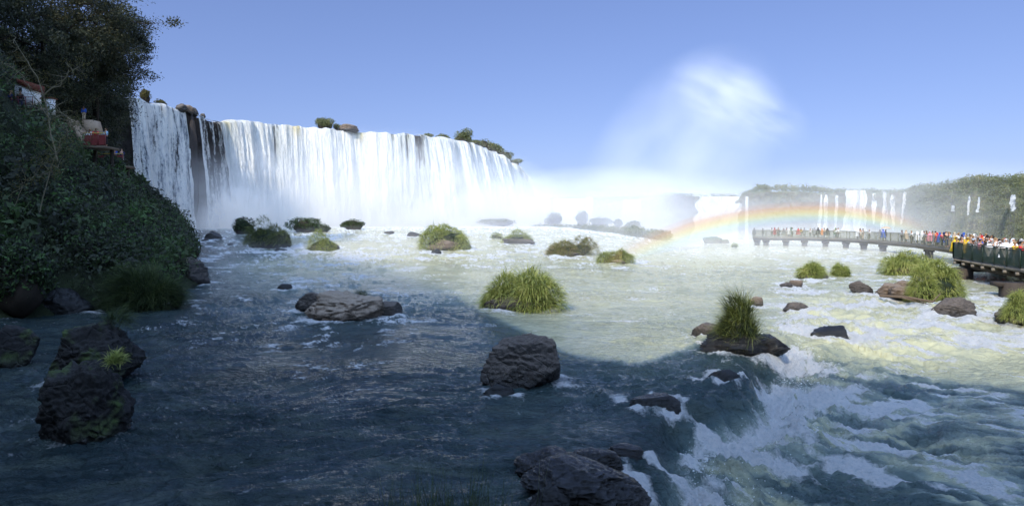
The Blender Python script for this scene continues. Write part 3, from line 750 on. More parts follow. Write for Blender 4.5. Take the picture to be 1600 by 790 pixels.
# rounded bushes at the foot of the bank
for i, (px, py, w, h, lab) in enumerate([
    (238, 372, 52, 62, 'dark rounded bush low on the left bank, in front of the shaded waterfall'),
    (205, 340, 60, 70, 'dark bush higher on the left bank beside the shaded waterfall'),
    (275, 357, 26, 15, 'small dark bush at the outermost tip of the left bank'),
    (292, 408, 36, 34, 'mossy bush hanging over the bare bank rock'),
    (120, 440, 120, 90, 'bright green leafy bush at the water edge of the left bank'),
    (30, 480, 100, 110, 'dark drooping bush at the left edge of the photo'),
    (150, 300, 70, 60, 'olive shrub halfway up the left bank below the lower lookout'),
    (60, 310, 90, 80, 'dull brown shrub on the left bank under the white building'),
    (190, 395, 70, 60, 'dense green shrub above the big rounded grass tuft of the left bank'),
    (95, 390, 70, 60, 'leafy shrub with pale tips in the middle of the left bank'),
    (10, 390, 80, 80, 'tangled shrub at the left edge halfway up the bank')]):
    D = [88, 84, 112, 66, 36, 31, 60, 46, 44, 42, 36][i]
    c = at(px, py, D); s = D / F
    bush('bush', c, w * s, w * s * .8, h * s, 7000 if i < 4 or i > 5 else 14000, .16 + D * (.0014 if i < 6 else .0036), 300 + i, 'leaf_dark' if i in (7, 10) else 'leaf_bank', lab, lumps=5 if i < 6 else 9)

# trees of the left bank
def hill_pt(px, D, dz=-.5):
    x = (px - CX) / F * D
    return Vector((x, D, float(bank_z(np.array([x]), np.array([float(D)]))[0]) + dz))
def tree_at(px, D, top_py, cr, ch, seed, lab, n, lean=(0, 0), **kw):
    p = hill_pt(px, D); top = HC - (top_py - HY) / F * D
    tree('tree', p, top - p[2], cr, ch, seed, 'leaf_dark', lab, n, lean=lean, group=None, **kw)
tree_at(70, 66, -70, 10, 19, 401, 'biggest dark overhanging tree at the top left, right behind the bare branch', 60000, lean=(1, -2), size=.27, spread=1.25)
tree_at(142, 72, -30, 5.0, 12.5, 402, 'dark tree leaning out over the waterfall edge at the top left', 42000, lean=(1.2, 0), size=.25)
tree_at(-40, 58, -60, 9, 16, 403, 'dark tree cut by the left edge of the view', 34000, size=.25)
tree_at(158, 92, 88, 3.6, 14, 404, 'slim dark tree directly left of the shaded waterfall', 22000, size=.26)
tree_at(140, 86, 60, 6, 16, 405, 'dark tree behind the lower lookout platform', 22000, size=.28)
tree_at(100, 80, 70, 6, 16, 406, 'dark tree between the white building and the stairs', 20000, size=.28)
tree_at(30, 70, 60, 7, 14, 407, 'dark tree behind the white building', 16000, size=.28)
tree_at(162, 104, 190, 3.4, 13, 408, 'low dark tree beneath the slim one at the waterfall edge', 14000, size=.28)

# bare twiggy branch with a few yellow leaves, in front of the bank
def bare_branch(base, pts_list, seed, label):
    rng = np.random.RandomState(seed)
    root = empty('bare_branch', base, label, 'branch')
    mb = MB(); tips = []
    for pts, r0 in pts_list:
        P_ = [np.array(at(*p)) - np.array(base) for p in pts]
        fine = []
        for a, c in zip(P_[:-1], P_[1:]):
            for t in np.linspace(0, 1, 5)[:-1]: fine.append(a * (1 - t) + c * t + rng.normal(size=3) * .04)
        fine.append(P_[-1])
        mb.tube(fine, np.linspace(r0, r0 * .25, len(fine)), 5)
        for q in fine[3:]:
            for _ in range(3):
                e = q + rng.normal(size=3) * [.5, .4, .4]; mb.tube([q, (q + e) / 2 + rng.normal(size=3) * .06, e], [.018, .012, .006], 3); tips.append(e)
    link('stem', mb.mesh('stem', True), M['twig'], root)
    tips = np.array(tips); n = 1900; k = rng.randint(0, len(tips), n)
    C = tips[k] + rng.normal(size=(n, 3)) * .2
    link('leaves', leaf_mesh('leaves', C, .085, rng), M['leaf_dry'], root)
b0 = at(90, 250, 38)
bare_branch(b0, [([(90, 250, 38), (72, 170, 38), (58, 120, 38), (22, 62, 38)], .05), ([(60, 154, 38), (92, 133, 38), (112, 110, 38), (124, 104, 38)], .045), ([(72, 160, 38), (92, 172, 38), (108, 184, 38), (112, 200, 38)], .03),
                ([(80, 190, 38), (52, 150, 38), (36, 118, 38), (12, 100, 38)], .03)], 9, 'bare pale branch with sparse yellow leaves before the white building')
b1 = at(60, 330, 34)
bare_branch(b1, [([(60, 330, 34), (84, 250, 34), (100, 210, 34), (110, 190, 34)], .03), ([(20, 330, 34), (40, 280, 34), (90, 262, 34)], .02)], 10, 'thin dry twigs hanging over the dark bank undergrowth')
# ================================================================== THE BIG WATERFALL
RIM_PX = [(150, 110), (195, 120), (240, 126), (290, 134), (335, 142), (380, 149), (430, 154), (500, 160), (560, 165), (650, 171), (700, 180), (740, 193), (775, 214), (800, 245), (818, 285), (822, 330)]
RIM = np.array([((px - CX) / F * D, D) for px, D in RIM_PX])
def rim_curve(n):
    seg = np.hypot(*np.diff(RIM, axis=0).T); a = np.concatenate([[0], np.cumsum(seg)])
    t = np.linspace(0, a[-1], n)
    # smooth by averaging linear interpolation
    x = np.interp(t, a, RIM[:, 0]); y = np.interp(t, a, RIM[:, 1])
    k = max(3, n // 30); ker = np.hanning(k + 2)[1:-1]; ker /= ker.sum()
    xp = np.pad(x, k, mode='reflect', reflect_type='odd'); yp = np.pad(y, k, mode='reflect', reflect_type='odd')
    x = np.convolve(xp, ker, 'same')[k:-k]; y = np.convolve(yp, ker, 'same')[k:-k]
    dx = np.gradient(x); dy = np.gradient(y); L = np.hypot(dx, dy)
    nx, ny = dy / L, -dx / L          # toward the viewer
    flip = np.sign(-(x * nx + y * ny)); nx, ny = nx * flip, ny * flip
    return x, y, nx, ny, t
def rim_top(px): return 29 + np.interp(px, [150, 195, 250, 300, 335, 380, 450, 560, 650, 740, 790, 818], [.3, .3, .6, -.4, -1.0, .1, .2, 0, .1, 0, -.6, -1.2])

def curtain(name, px0, px1, label, mat, nu, seed, out=1.0, thick=1.0, ragged=.6, nv=90, group=None):
    x, y, nx, ny, t = rim_curve(2400)
    px = CX + F * x / y
    k = np.where((px >= px0) & (px <= px1) & (y < 335))[0]; k = k[np.linspace(0, len(k) - 1, nu).astype(int)] if len(k) > nu else k
    x, y, nx, ny, t, px = [a[k][:, None] for a in (x, y, nx, ny, t, px)]
    v = np.linspace(0, 1, nv)[None, :]
    top = rim_top(px) + .55 * fbm(t * .22, 0, seed, 4) ; bot = water_base(x[:, 0], y[:, 0])[:, None] - 1
    lip = np.clip(v / .07, 0, 1); fall = np.clip((v - .07) / .93, 0, 1)
    z = top - .5 * (1 - np.cos(lip * np.pi / 2)) - (top - .5 - bot) * fall
    off = -2.5 + 3.0 * np.sin(lip * np.pi / 2) + 1.6 * thick * fbm(t * .09, 0, seed + 6.6, 3) + out * 2.2 * np.sqrt(fall) * (1 + .8 * fall)
    col = fbm(t * .55, fall * .7, seed + .3, 5, .62)
    big = fbm(t * .16, fall * .45, seed + 4.3, 3)
    fine = fbm(t * 2.6, fall * 5.5 * (1 - .3 * fall), seed + 8.8, 3, .6)
    arrow = ridged(t * .35, fall * 2.6 + .3 * t * .05, seed + 3.1, 4, .6)
    off = off + thick * lip * (col * (.30 + .35 * fall) + big * (.9 + 1.3 * fall) + fine * .16 * (.3 + fall) + arrow * .6 * fall)
    X = x + nx * off; Y = y + ny * off
    dens = .55 + .45 * col + .55 * big + .25 * fine + .5 * fbm(t * .12, fall * 1.3, seed + 5.5, 4)
    V = np.stack([X + 0 * z, Y + 0 * z, z], -1).reshape(-1, 3)
    me = mesh_np(name, V, grid_faces(len(k), nv), True, {'dens': ('POINT', dens.ravel()), 'fall': ('POINT', np.broadcast_to(fall, z.shape).ravel()), 'arc': ('POINT', np.broadcast_to(t, z.shape).ravel())})
    return link(name, me, mat, label=label, cat='waterfall', group=group)

def m_fall(name, thin=0.0, tea=.0, holes=False):
    b = NB(name)
    arc, fall, dens = b.attr('arc'), b.attr('fall'), b.attr('dens')
    cv = b.n('ShaderNodeCombineXYZ', ins={0: arc, 1: b.math('MULTIPLY', fall, 30.0), 2: 0.0}).outputs[0]
    sv = b.n('ShaderNodeVectorMath', operation='MULTIPLY', ins={0: cv, 1: (.9, .08, 1)}).outputs[0]
    st = b.noise(1.0, 6, .62, sv, .3)
    gv = b.n('ShaderNodeVectorMath', operation='MULTIPLY', ins={0: cv, 1: (2.6, .9, 1)}).outputs[0]
    gr = b.noise(1.0, 6, .75, gv, .8)
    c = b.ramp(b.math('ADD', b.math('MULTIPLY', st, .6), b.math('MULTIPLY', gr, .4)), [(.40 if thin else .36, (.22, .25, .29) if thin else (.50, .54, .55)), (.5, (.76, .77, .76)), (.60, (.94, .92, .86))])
    if tea > 0:
        bv = b.noise(.16, 3, .6, b.n('ShaderNodeCombineXYZ', ins={0: arc}).outputs[0])
        f = b.math('MULTIPLY', b.math('SUBTRACT', bv, .50), 7, clamp=True)
        f = b.math('MULTIPLY', f, b.math('SUBTRACT', 1, b.math('MULTIPLY', fall, 7.0), clamp=True))
        c = b.mix(b.math('MULTIPLY', f, tea), c, (.50, .40, .12))
    if holes:
        dk = b.math('MULTIPLY', b.math('SUBTRACT', .62, dens), 1.3, clamp=True)
        c = b.mix(b.math('MULTIPLY', dk, .75), c, (.40, .45, .45))
        c = b.mix(b.math('MULTIPLY', b.math('SUBTRACT', dens, .62), .9, clamp=True), c, (.95, .93, .84))
    nr = b.bump(b.math('ADD', st, b.math('MULTIPLY', gr, 1.4)), 1.0, .7)
    hole = None
    if holes:
        hole = b.math('MULTIPLY', b.math('ADD', b.math('ADD', dens, b.math('MULTIPLY', st, 1.0)), b.math('SUBTRACT', b.math('MULTIPLY', fall, 1.8), .42)), 3.5, clamp=True)
    sh = b.bsdf(c, .9, .1, nr)
    if hole is not None:
        sh = b.n('ShaderNodeMixShader', ins={0: hole, 1: b.n('ShaderNodeBsdfTransparent').outputs[0], 2: sh}).outputs[0]
    if thin:
        a = b.math('ADD', b.math('ADD', b.math('MULTIPLY', st, 2.6), b.math('MULTIPLY', gr, 1.9)), b.math('MULTIPLY', dens, .9))
        a = b.math('SUBTRACT', a, 2.15 + thin)
        a = b.math('ADD', b.math('MULTIPLY', a, 1.6), b.math('MULTIPLY', fall, .12), clamp=True)
        tr = b.n('ShaderNodeBsdfTransparent').outputs[0]
        sh = b.n('ShaderNodeMixShader', ins={0: a, 1: tr, 2: sh}).outputs[0]
    return b.surf(sh)
M['fall_full'] = m_fall('white_falling_water', 0, .8)
M['fall_main'] = m_fall('main_falling_water', 0, .8, True)
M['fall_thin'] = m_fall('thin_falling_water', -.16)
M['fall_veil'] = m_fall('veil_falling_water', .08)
M['fall_bright'] = m_fall('bright_far_falling_water', -2.6)
M['fall_far'] = m_fall('far_falling_water', -.55)

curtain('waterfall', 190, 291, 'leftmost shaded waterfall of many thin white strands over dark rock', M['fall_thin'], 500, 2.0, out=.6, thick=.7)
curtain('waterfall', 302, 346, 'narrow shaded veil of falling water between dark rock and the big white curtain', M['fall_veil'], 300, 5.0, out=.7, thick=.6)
curtain('waterfall', 334, 822, 'huge thundering white waterfall curtain, sunlit along its rim', M['fall_main'], 1500, 9.0, out=1.2, thick=1.15, nv=130)

# cliff behind the curtains with its plateau
x, y, nx, ny, t = rim_curve(420); px = CX + F * x / y
v = np.linspace(0, 1, 60)[None, :]
x, y, nx, ny, t, px = [a[:, None] for a in (x, y, nx, ny, t, px)]
z = (rim_top(px) - .35) * (1 - v) + (-2) * v
off = -1.4 + .8 * fbm(t * .3, z * .12, 1.5, 5, .6) + 1.2 * ridged(t * .08, z * .25, 2.5, 3) * .5 + 1.5 * v
off = np.minimum(off, .2 + v)
X, Y = x + nx * off, y + ny * off
V = np.stack([X, Y, z], -1)
back = [np.stack([(x - nx * d)[:, 0], (y - ny * d)[:, 0], (rim_top(px) + dz)[:, 0]], -1)[:, None] for d, dz in ((140, 2.0), (60, .0), (20, -.2), (3.5, -.1))]
V = np.concatenate(back + [V], 1)
me = mesh_np('waterfall_cliff', V.reshape(-1, 3), grid_faces(V.shape[0], V.shape[1]), True)
link('waterfall_cliff', me, M['fall_rock'], kind='structure', label='dark basalt cliff behind the big waterfall')

# rocks and shrubs on the rim
def rim_point(px, back=1.0):
    x, y, nx, ny, t = rim_curve(2400); p = CX + F * x / y
    i = int(np.argmin(np.abs(p[:2200] - px))); return Vector((x[i] - nx[i] * back, y[i] - ny[i] * back, float(rim_top(p[i]))))
for i, (px, w, h, mat, n, lab) in enumerate([
    (240, 2.2, 3.3, 'leaf_dry', 1600, 'small yellowish tree on the rim above the shaded waterfall'),
    (262, 2.4, 1.9, 'leaf_dry', 1200, 'pale shrub on the rim right of the yellowish tree'),
    (511, 5.2, 4.0, 'leaf_far', 3800, 'round shrub on the rim where the big curtain steps down'),
    (533, 2.6, 2.3, 'leaf_far', 1600, 'small shrub between the round rim shrub and the brown rim rocks'),
    (676, 3.2, 1.4, 'leaf_far', 1400, 'low hazy shrub near the far half of the rim'),
    (700, 4.0, 2.0, 'leaf_far', 1600, 'second low hazy shrub along the far half of the rim'),
    (733, 6.4, 5.0, 'leaf_far', 3800, 'tallest rim shrub right of the sunlit curtain'),
    (752, 4.4, 3.0, 'leaf_far', 2200, 'hazy shrub just downhill of the tallest rim shrub'),
    (766, 7.5, 5.0, 'leaf_far', 3000, 'dense tree clump on the sloping end of the rim'),
    (781, 7.5, 5.0, 'leaf_far', 3000, 'hazy trees lower on the sloping end of the rim'),
    (795, 8.0, 5.0, 'leaf_far', 3000, 'misty trees at the very end of the big waterfall rim'),
    (808, 8.0, 4.0, 'leaf_far', 2400, 'farthest faint bush at the end of the rim')]):
    p = rim_point(px, 2.2)
    bush('rim_shrub', p + Vector((0, 0, -.3)), w, w * .8, h * .9, n, .32 + .1 * (px > 600), 500 + i, mat, lab, 'shrub', lumps=6)
for i, (px, w, h, mat, lab) in enumerate([
    (284, 2.6, 1.6, 'basalt', 'black boulder on the rim above the dark gap in the falls'),
    (295, 2.4, 1.8, 'brown_rock', 'brown boulder on the rim above the dark gap in the falls'),
    (306, 1.5, 1.7, 'basalt', 'upright dark rock on the rim right of the brown boulder'),
    (318, 1.3, 1.0, 'basalt', 'small dark rock at the start of the narrow veil'),
    (546, 5.2, 1.7, 'brown_rock', 'brown rocks on the rim splitting the big curtain')]):
    p = rim_point(px, .2); V, Fc = rock_arrays(w, w * .9, h, 520 + i, 4, 8, .12)
    link('rim_rock', mesh_np('rim_rock', V, Fc, True), M[mat], None, p + Vector((0, 0, -.1)), lab, 'rock')
# dark rock face standing in the gap between the two shaded falls
p = rim_point(296, -1.0); V, Fc = rock_arrays(2.4, 2.6, 27, 540, 5, 10, .08, sink=.0)
link('rock_pillar', mesh_np('rock_pillar', V, Fc, True), M['fall_rock'], None, (p.x, p.y, 2.0), 'tall dark reddish rock face in the gap of the shaded falls', 'rock')
# broken rocks at the plunge
for i, (px, py, w, h) in enumerate([(287, 352, 16, 9), (303, 349, 12, 8), (322, 345, 12, 12), (338, 342, 10, 14), (272, 356, 12, 9)]):
    p = P(px, 356); s = p.y / F; V, Fc = rock_arrays(w * s, w * s, h * s + (356 - py) * s * .5, 560 + i, 4, 8, .12)
    link('plunge_rock', mesh_np('plunge_rock', V, Fc, True), M['fall_rock'], None, p, 'wet rock in the spray at the foot of the shaded falls', 'rock', 'wet rocks at the foot of the shaded falls')

# ================================================================== FAR RIGHT CLIFFS
FC = [(812, 345, 308), (900, 300, 308), (1000, 235, 307), (1040, 185, 304), (1085, 165, 307), (1160, 157, 305), (1185, 154, 298), (1290, 152, 301), (1410, 148, 301), (1432, 140, 299), (1500, 128, 296), (1600, 118, 290), (1720, 108, 290), (1900, 100, 285)]
FX = np.array([f[0] for f in FC], float); FD = np.array([f[1] for f in FC], float); FT = np.array([f[2] for f in FC], float)
FPTS = np.stack([(FX - CX) / F * FD, FD], 1)
def far_xy(px):
    D = np.interp(px, FX, FD); return (px - CX) / F * D, D
def far_top(px):
    return HC - (np.interp(px, FX, FT) - HY) / F * np.interp(px, FX, FD)
px = np.linspace(806, 1900, 560)[:, None]; v = np.linspace(0, 1, 40)[None, :]
x, y = far_xy(px); zt = far_top(px) + .3 * fbm(px * .05, 0, 3.3, 3)
z = zt * (1 - v) - 3 * v
L = np.hypot(x, y); fx, fy = -x / L, -y / L
slope = np.interp(px, [800, 1400, 1440, 1600, 1900], [.5, .5, 6, 12, 14])
off = slope * v**.9 + (.7 * fbm(px * .08, z * .3, 6.1, 5, .6) + .5 * ridged(px * .03, z * .5, 1.1, 3))
V = np.stack([x + fx * off, y + fy * off, z], -1)
bk = [np.stack([(x - fx * d)[:, 0], (y - fy * d)[:, 0], (zt + dz)[:, 0]], -1)[:, None] for d, dz in ((300, 6), (60, 2), (12, .3))]
V = np.concatenate(bk + [V], 1)
link('far_cliffs', mesh_np('far_cliffs', V.reshape(-1, 3), grid_faces(V.shape[0], V.shape[1]), True), M['far_cliff'], kind='structure', label='long brown and green basalt cliffs across the river')

# vegetation clinging to the far cliffs: one mass
def clumps(name, spots, n_leaf, size, seed, mat, **tg):
    rng = np.random.RandomState(seed); S = np.array(spots)
    pr = S[:, 3]**1.7; pr /= pr.sum(); k = rng.choice(len(S), n_leaf, p=pr)
    v = rng.normal(size=(n_leaf, 3)); v /= np.linalg.norm(v, axis=1)[:, None]
    q = v * 2.2 + S[k, :3]
    rr = rng.uniform(.6, 1.0, n_leaf)**.5 * (1 + .3 * perlin(q[:, 0], q[:, 1], q[:, 2]))
    pts = S[k, :3] + v * (S[k, 3] * rr)[:, None] * [1, 1, .8]
    tint = np.clip(rng.uniform(0, 1, len(S))[k] * .68 + rng.uniform(0, .26, n_leaf) + .16 * v[:, 2], 0, 1)  # upward-facing leaves tinted lighter, painting light from above
    return link(name, leaf_mesh(name, pts, size, rng, tint, v), M[mat], **tg)
rng = np.random.RandomState(21); spots = []
for i in range(900):                       # canopy along the top
    p = rng.uniform(1030, 1720); x, y = far_xy(p); L = math.hypot(x, y)
    if 1080 < p < 1160 and rng.rand() < .8: continue
    extra = np.interp(p, [1030, 1170, 1185, 1290, 1300, 1420, 1440, 1470, 1500, 1540, 1570, 1600, 1720], [.0, .0, 1.3, 1.2, .3, .3, .8, .4, 1.8, 2.4, 1.0, 1.4, .8])
    bkd = rng.uniform(.5, 7); zz = far_top(p) + rng.uniform(-.2, .4) + extra * rng.uniform(.2, 1)
    spots.append((x + x / L * bkd, y + y / L * bkd, zz, rng.uniform(.5, 1.1) if p < 1430 else rng.uniform(.7, 1.9)))
falls_px = [(1078, 1160), (1164, 1171), (1274, 1300), (1303, 1311), (1318, 1355), (1376, 1400), (1406, 1416), (1488, 1492), (1509, 1516), (1525, 1533), (1576, 1588)]
for i in range(2600):                      # ledges and slopes
    p = rng.uniform(1165, 1720) if rng.rand() < .4 else rng.uniform(1415, 1720)
    if any(a - 2 < p < b_ + 2 for a, b_ in falls_px) : continue
    vv = rng.uniform(0, 1) if p > 1415 else rng.choice([rng.uniform(0, .25), rng.uniform(.5, 1)])
    x, y = far_xy(p); L = math.hypot(x, y); zt = float(far_top(p)); sl = np.interp(p, [800, 1400, 1440, 1600, 1900], [.5, .5, 6, 12, 14])
    o_ = sl * vv**.9 + .4
    spots.append((x - x / L * o_, y - y / L * o_, zt * (1 - vv) - 1.5 * vv, rng.uniform(.45, 1.5) * (1.0 if p > 1415 else .6)))
clumps('far_forest', spots, 150000, .34, 22, 'leaf_far', label='hazy forest covering the far cliffs and their ledges', cat='forest', kind='stuff')
for i, (p, ty, w, lab) in enumerate([(1541, 273, 46, 'largest round tree crown on the far right skyline'), (1508, 280, 32, 'round tree crown left of the largest one on the far right skyline'), (1466, 288, 7, 'thin tree poking above the far skyline over the crowd'), (1586, 283, 40, 'broad low crown at the right end of the far skyline'), (1436, 287, 26, 'hazy tree crown at the left end of the right hill'), (1484, 285, 26, 'low tree crown between the thin tree and the round crowns')]):
    x, y = far_xy(p); s = y / F; zt = HC - (ty - HY) * s; hh = w * s * .9 if w > 10 else 2.4
    bush('skyline_tree', (x * 1.02, y * 1.02, zt - hh), w * s, w * s, hh, 3000, .3, 600 + i, 'leaf_far', lab, 'tree', lumps=7)

# far falls: each a sheet of falling water in front of the cliff
def far_fall(pt0, pt1, pb0, pb1, ytop, ybot, D, seed, label, mat='fall_full', fwd=1.2, nu=70, nv=60, curve=.9):
    Dm = D
    u = np.linspace(0, 1, nu)[:, None]; v = np.linspace(0, 1, nv)[None, :]
    vv = v ** 1.4
    p = (pt0 + (pt1 - pt0) * u) * (1 - vv) + (pb0 + (pb1 - pb0) * u) * vv
    p = p + (u - .5) * 1.2 * (pb1 - pb0) * .35 * np.abs(perlin(v * 3.0, 0, seed + 1)) + 1.3 * perlin(v * 1.6, 0, seed + 2) * v
    yy = ytop + (ybot - ytop) * v
    Dq = Dm - fwd * (.2 + curve * np.sqrt(v)) + .35 * fbm(u * (pb1 - pb0) * .16, v * 1.2, seed, 4)
    X = (p - CX) / F * Dq; Z = HC - (yy - HY) / F * Dq
    X = X + .12 * fbm(u * 5, v * 5, seed + 3, 3)
    V = np.stack(np.broadcast_arrays(X, Dq, Z), -1)
    t = (u * (pb1 - pb0) * Dm / F) + 0 * v + seed * 10
    dens = .70 + .9 * fbm(t * 1.4, v * 2.2, seed, 4) - 2.1 * np.abs(2 * np.abs(u - .5))**2.5 * (.45 + .8 * v) - 1.2 * np.exp(-v * 22) * (1 + perlin(t * 2, 0, seed)) - .9 * np.clip(v - .8, 0, 1) * 5 * (pb1 - pb0 < 20)
    me = mesh_np('waterfall', V.reshape(-1, 3), grid_faces(nu, nv), True, {'dens': ('POINT', (dens + 0 * v).ravel()), 'fall': ('POINT', (.15 + .85 * v + 0 * u).ravel()), 'arc': ('POINT', t.ravel())})
    return link('waterfall', me, M[mat], label=label, cat='waterfall')
far_fall(1096, 1157, 1078, 1150, 307, 379, 158, 1.1, 'bright broad far waterfall left of the walkway end', 'fall_full', nu=120)
far_fall(1165, 1169, 1163, 1169, 307, 378, 154, 2.1, 'thread of falling water just right of the bright broad far fall', 'fall_full')
far_fall(1281, 1285, 1274, 1284, 304, 368, 150, 3.1, 'thin far fall, left strand of a close pair behind the walkway', 'fall_far')
far_fall(1288, 1294, 1283, 1294, 304, 372, 150, 4.1, 'thicker far fall, right strand of a close pair behind the walkway', 'fall_far')
far_fall(1305, 1311, 1302, 1306, 303, 368, 150, 5.1, 'faint thread of water between the close pair and the tall bright column', 'fall_far')
far_fall(1326, 1352, 1312, 1353, 297, 378, 150, 6.1, 'tall bright far waterfall column behind the middle of the walkway', 'fall_bright', nu=90)
far_fall(1322, 1330, 1322, 1328, 297, 330, 149.5, 6.6, 'short spout at the upper left of the tall bright column')
far_fall(1362, 1370, 1362, 1368, 302, 350, 149, 7.1, 'very faint thin fall right of the tall bright column', 'fall_far')
far_fall(1380, 1384, 1374, 1392, 299, 362, 148, 8.1, 'far fall that splits into a fork behind the walkway', 'fall_far')
far_fall(1391, 1398, 1392, 1399, 304, 360, 148, 9.1, 'small arched fall right of the forked one', 'fall_far')
far_fall(1410, 1416, 1405, 1412, 299, 352, 145, 10.1, 'rightmost strand of the walkway falls, slightly slanted', 'fall_far', fwd=2.5)
far_fall(1487, 1491, 1486, 1491, 321, 330, 124, 11.1, 'tiny white spurt on the forested slope', 'fall_full', 4.5)
far_fall(1513, 1516, 1509, 1514, 306, 336, 121, 12.1, 'faint cascade on the forested slope left of the bright thread', 'fall_far', 5.5)
far_fall(1528, 1531, 1526, 1530, 308, 332, 119, 13.1, 'bright thread of water on the forested slope', 'fall_full', 6)
far_fall(1580, 1586, 1576, 1588, 304, 330, 114, 14.1, 'small veil of water near the right edge of the forested slope', 'fall_far', 6.5)
far_fall(822, 858, 820, 860, 308, 352, 300, 15.1, 'distant pale waterfall right at the end of the big curtain', fwd=2)
far_fall(868, 912, 864, 914, 310, 352, 285, 16.1, 'distant pale waterfall behind the misty tree islands', fwd=2)
far_fall(916, 926, 913, 924, 308, 350, 270, 17.1, 'narrow distant fall beside the misty tree islands', fwd=2)
far_fall(975, 1000, 970, 1002, 312, 352, 232, 18.1, 'faint waterfall deep in the mist', fwd=2)

# misty islands with trees
for i, (px, py, w, h, D, lab) in enumerate([
    (866, 352, 26, 24, 168, 'rounded tree on the misty island, leftmost of its trees'), (910, 352, 22, 26, 170, 'tall rounded tree standing out of the misty island'), (938, 353, 34, 16, 166, 'flat topped clump of trees on the misty island'),
    (966, 354, 14, 12, 160, 'small tree on the misty island near its right end'), (990, 356, 26, 12, 156, 'low bush at the right end of the misty island'), (620, 348, 60, 20, 168, 'faint hump of rock and bush in the spray below the big curtain'),
    (780, 352, 60, 12, 162, 'low misty scrub below the end of the big curtain')]):
    c = at(px, py, D); s = D / F
    bush('island_tree', c, w * s, w * s * .8, h * s * .95, 2600, .42, 620 + i, 'leaf_far', lab, 'tree' if i < 4 else 'bush', lumps=5)
mb = []
rngI = np.random.RandomState(9); spots = []
for i in range(260):
    p = rngI.uniform(828, 1045); D = np.interp(p, [828, 1045], [164, 138]) + rngI.uniform(-5, 5); q = at(p, np.interp(p, [828, 900, 980, 1045], [358, 358, 362, 368]) + rngI.uniform(-3, 3), D)
    spots.append((q.x, q.y, q.z, rngI.uniform(.7, 1.7)))
clumps('island_scrub', spots, 22000, .42, 23, 'leaf_far', label='low scrub along the misty island', cat='scrub', kind='stuff')

# shrubs round the shaded bush rocks below the curtain
for i, (px, py, w, h, mat, n, lab) in enumerate([
    (377, 366, 37, 32, 'leaf_bank', 5000, 'dark upright shrub rock in front of the falls, left of the long shaded islet'),
    (475, 363, 50, 27, 'leaf_bank', 5500, 'grey green shrub islet below the big curtain'),
    (504, 363, 20, 15, 'leaf_bank', 1800, 'small shrub at the right end of the grey green shrub islet'),
    (456, 352, 10, 12, 'leaf_bank', 800, 'knob of foliage at the left end of the grey green shrub islet'),
    (550, 359, 34, 20, 'grass_dark', 4000, 'pale conical grass mound standing in the mist')]):
    c = P(px, py); s = c.y / F
    bush('shrub_islet', c + Vector((0, w * s * .3, 0)), w * s * 1.05, w * s * .9, h * s * .9, n, .26, 640 + i, mat, lab, 'shrub', lumps=5)

# ================================================================== WALKWAY
DZ = 1.7                       # deck height above the river
WK = [(1176, 117), (1215, 115), (1257, 113.5), (1290, 110), (1322, 105), (1350, 99.5), (1380, 93.5), (1405, 88.5), (1428, 83.5), (1452, 78), (1474, 72.5), (1495, 67), (1512, 61)]
WKP = [np.array([(p - CX) / F * D, D]) for p, D in WK]
def offset_line(pts, d):
    out = []
    for i, p in enumerate(pts):
        t = pts[min(i + 1, len(pts) - 1)] - pts[max(i - 1, 0)]; t = t / np.linalg.norm(t)
        out.append(p + np.array([-t[1], t[0]]) * d)
    return out
far_side = offset_line(WKP, 1.0)
if np.linalg.norm(far_side[3]) < np.linalg.norm(WKP[3]): W_SIGN = -1
else: W_SIGN = 1
far_side = offset_line(WKP, W_SIGN * 2.6)
def strip(mb, A, B, z0, z1):
    """solid slab between two plan polylines"""
    n = len(A); V = []
    for a, c in zip(A, B): V += [(a[0], a[1], z0), (a[0], a[1], z1), (c[0], c[1], z1), (c[0], c[1], z0)]
    Fq = []
    for i in range(n - 1):
        for k in range(4): Fq.append((4 * i + k, 4 * i + (k + 1) % 4, 4 * i + 4 + (k + 1) % 4, 4 * i + 4 + k))
    Fq += [(0, 1, 2, 3), (4 * n - 1, 4 * n - 2, 4 * n - 3, 4 * n - 4)]
    mb.add(V, Fq)
def resample(pts, step):
    pts = np.array(pts); seg = np.linalg.norm(np.diff(pts, axis=0), axis=1); a = np.concatenate([[0], np.cumsum(seg)])
    n = max(2, int(round(a[-1] / step)) + 1); t = np.linspace(0, a[-1], n)
    return np.stack([np.interp(t, a, pts[:, 0]), np.interp(t, a, pts[:, 1])], 1)
def railing(root, line, step, zb, h, mat, net, ox=np.zeros(2), lbl=None, post_w=.07, rail_h=.07):
    pts = resample(line, step)
    o = empty('railing', (0, 0, 0), None, None); o.parent = root
    if lbl: o['label'] = lbl
    for i, p in enumerate(pts):
        q = p - ox; mb = MB(); mb.box((q[0], q[1], zb + h / 2), (post_w, post_w, h + .04)); link('post', mb.mesh('post'), mat, o)
    for a, c in zip(pts[:-1], pts[1:]):
        a_, c_ = a - ox, c - ox; d = (c_ - a_) / np.linalg.norm(c_ - a_); e = post_w / 2 + .01
        a2, c2 = a_ + d * e, c_ - d * e
        mb = MB(); mb.add([(a2[0], a2[1], zb + .08), (c2[0], c2[1], zb + .08), (c2[0], c2[1], zb + h - rail_h), (a2[0], a2[1], zb + h - rail_h)], [(0, 1, 2, 3)]); link('mesh_panel', mb.mesh('mesh_panel'), net, o)
    mb = MB()
    for a, c in zip(pts[:-1], pts[1:]): mb.beam((*(a - ox), zb + h), (*(c - ox), zb + h), .08, rail_h)
    link('top_rail', mb.mesh('top_rail'), mat, o)
    mb = MB()
    for a, c in zip(pts[:-1], pts[1:]): mb.beam((*(a - ox), zb + .05), (*(c - ox), zb + .05), .05, .05)
    link('bottom_rail', mb.mesh('bottom_rail'), mat, o)

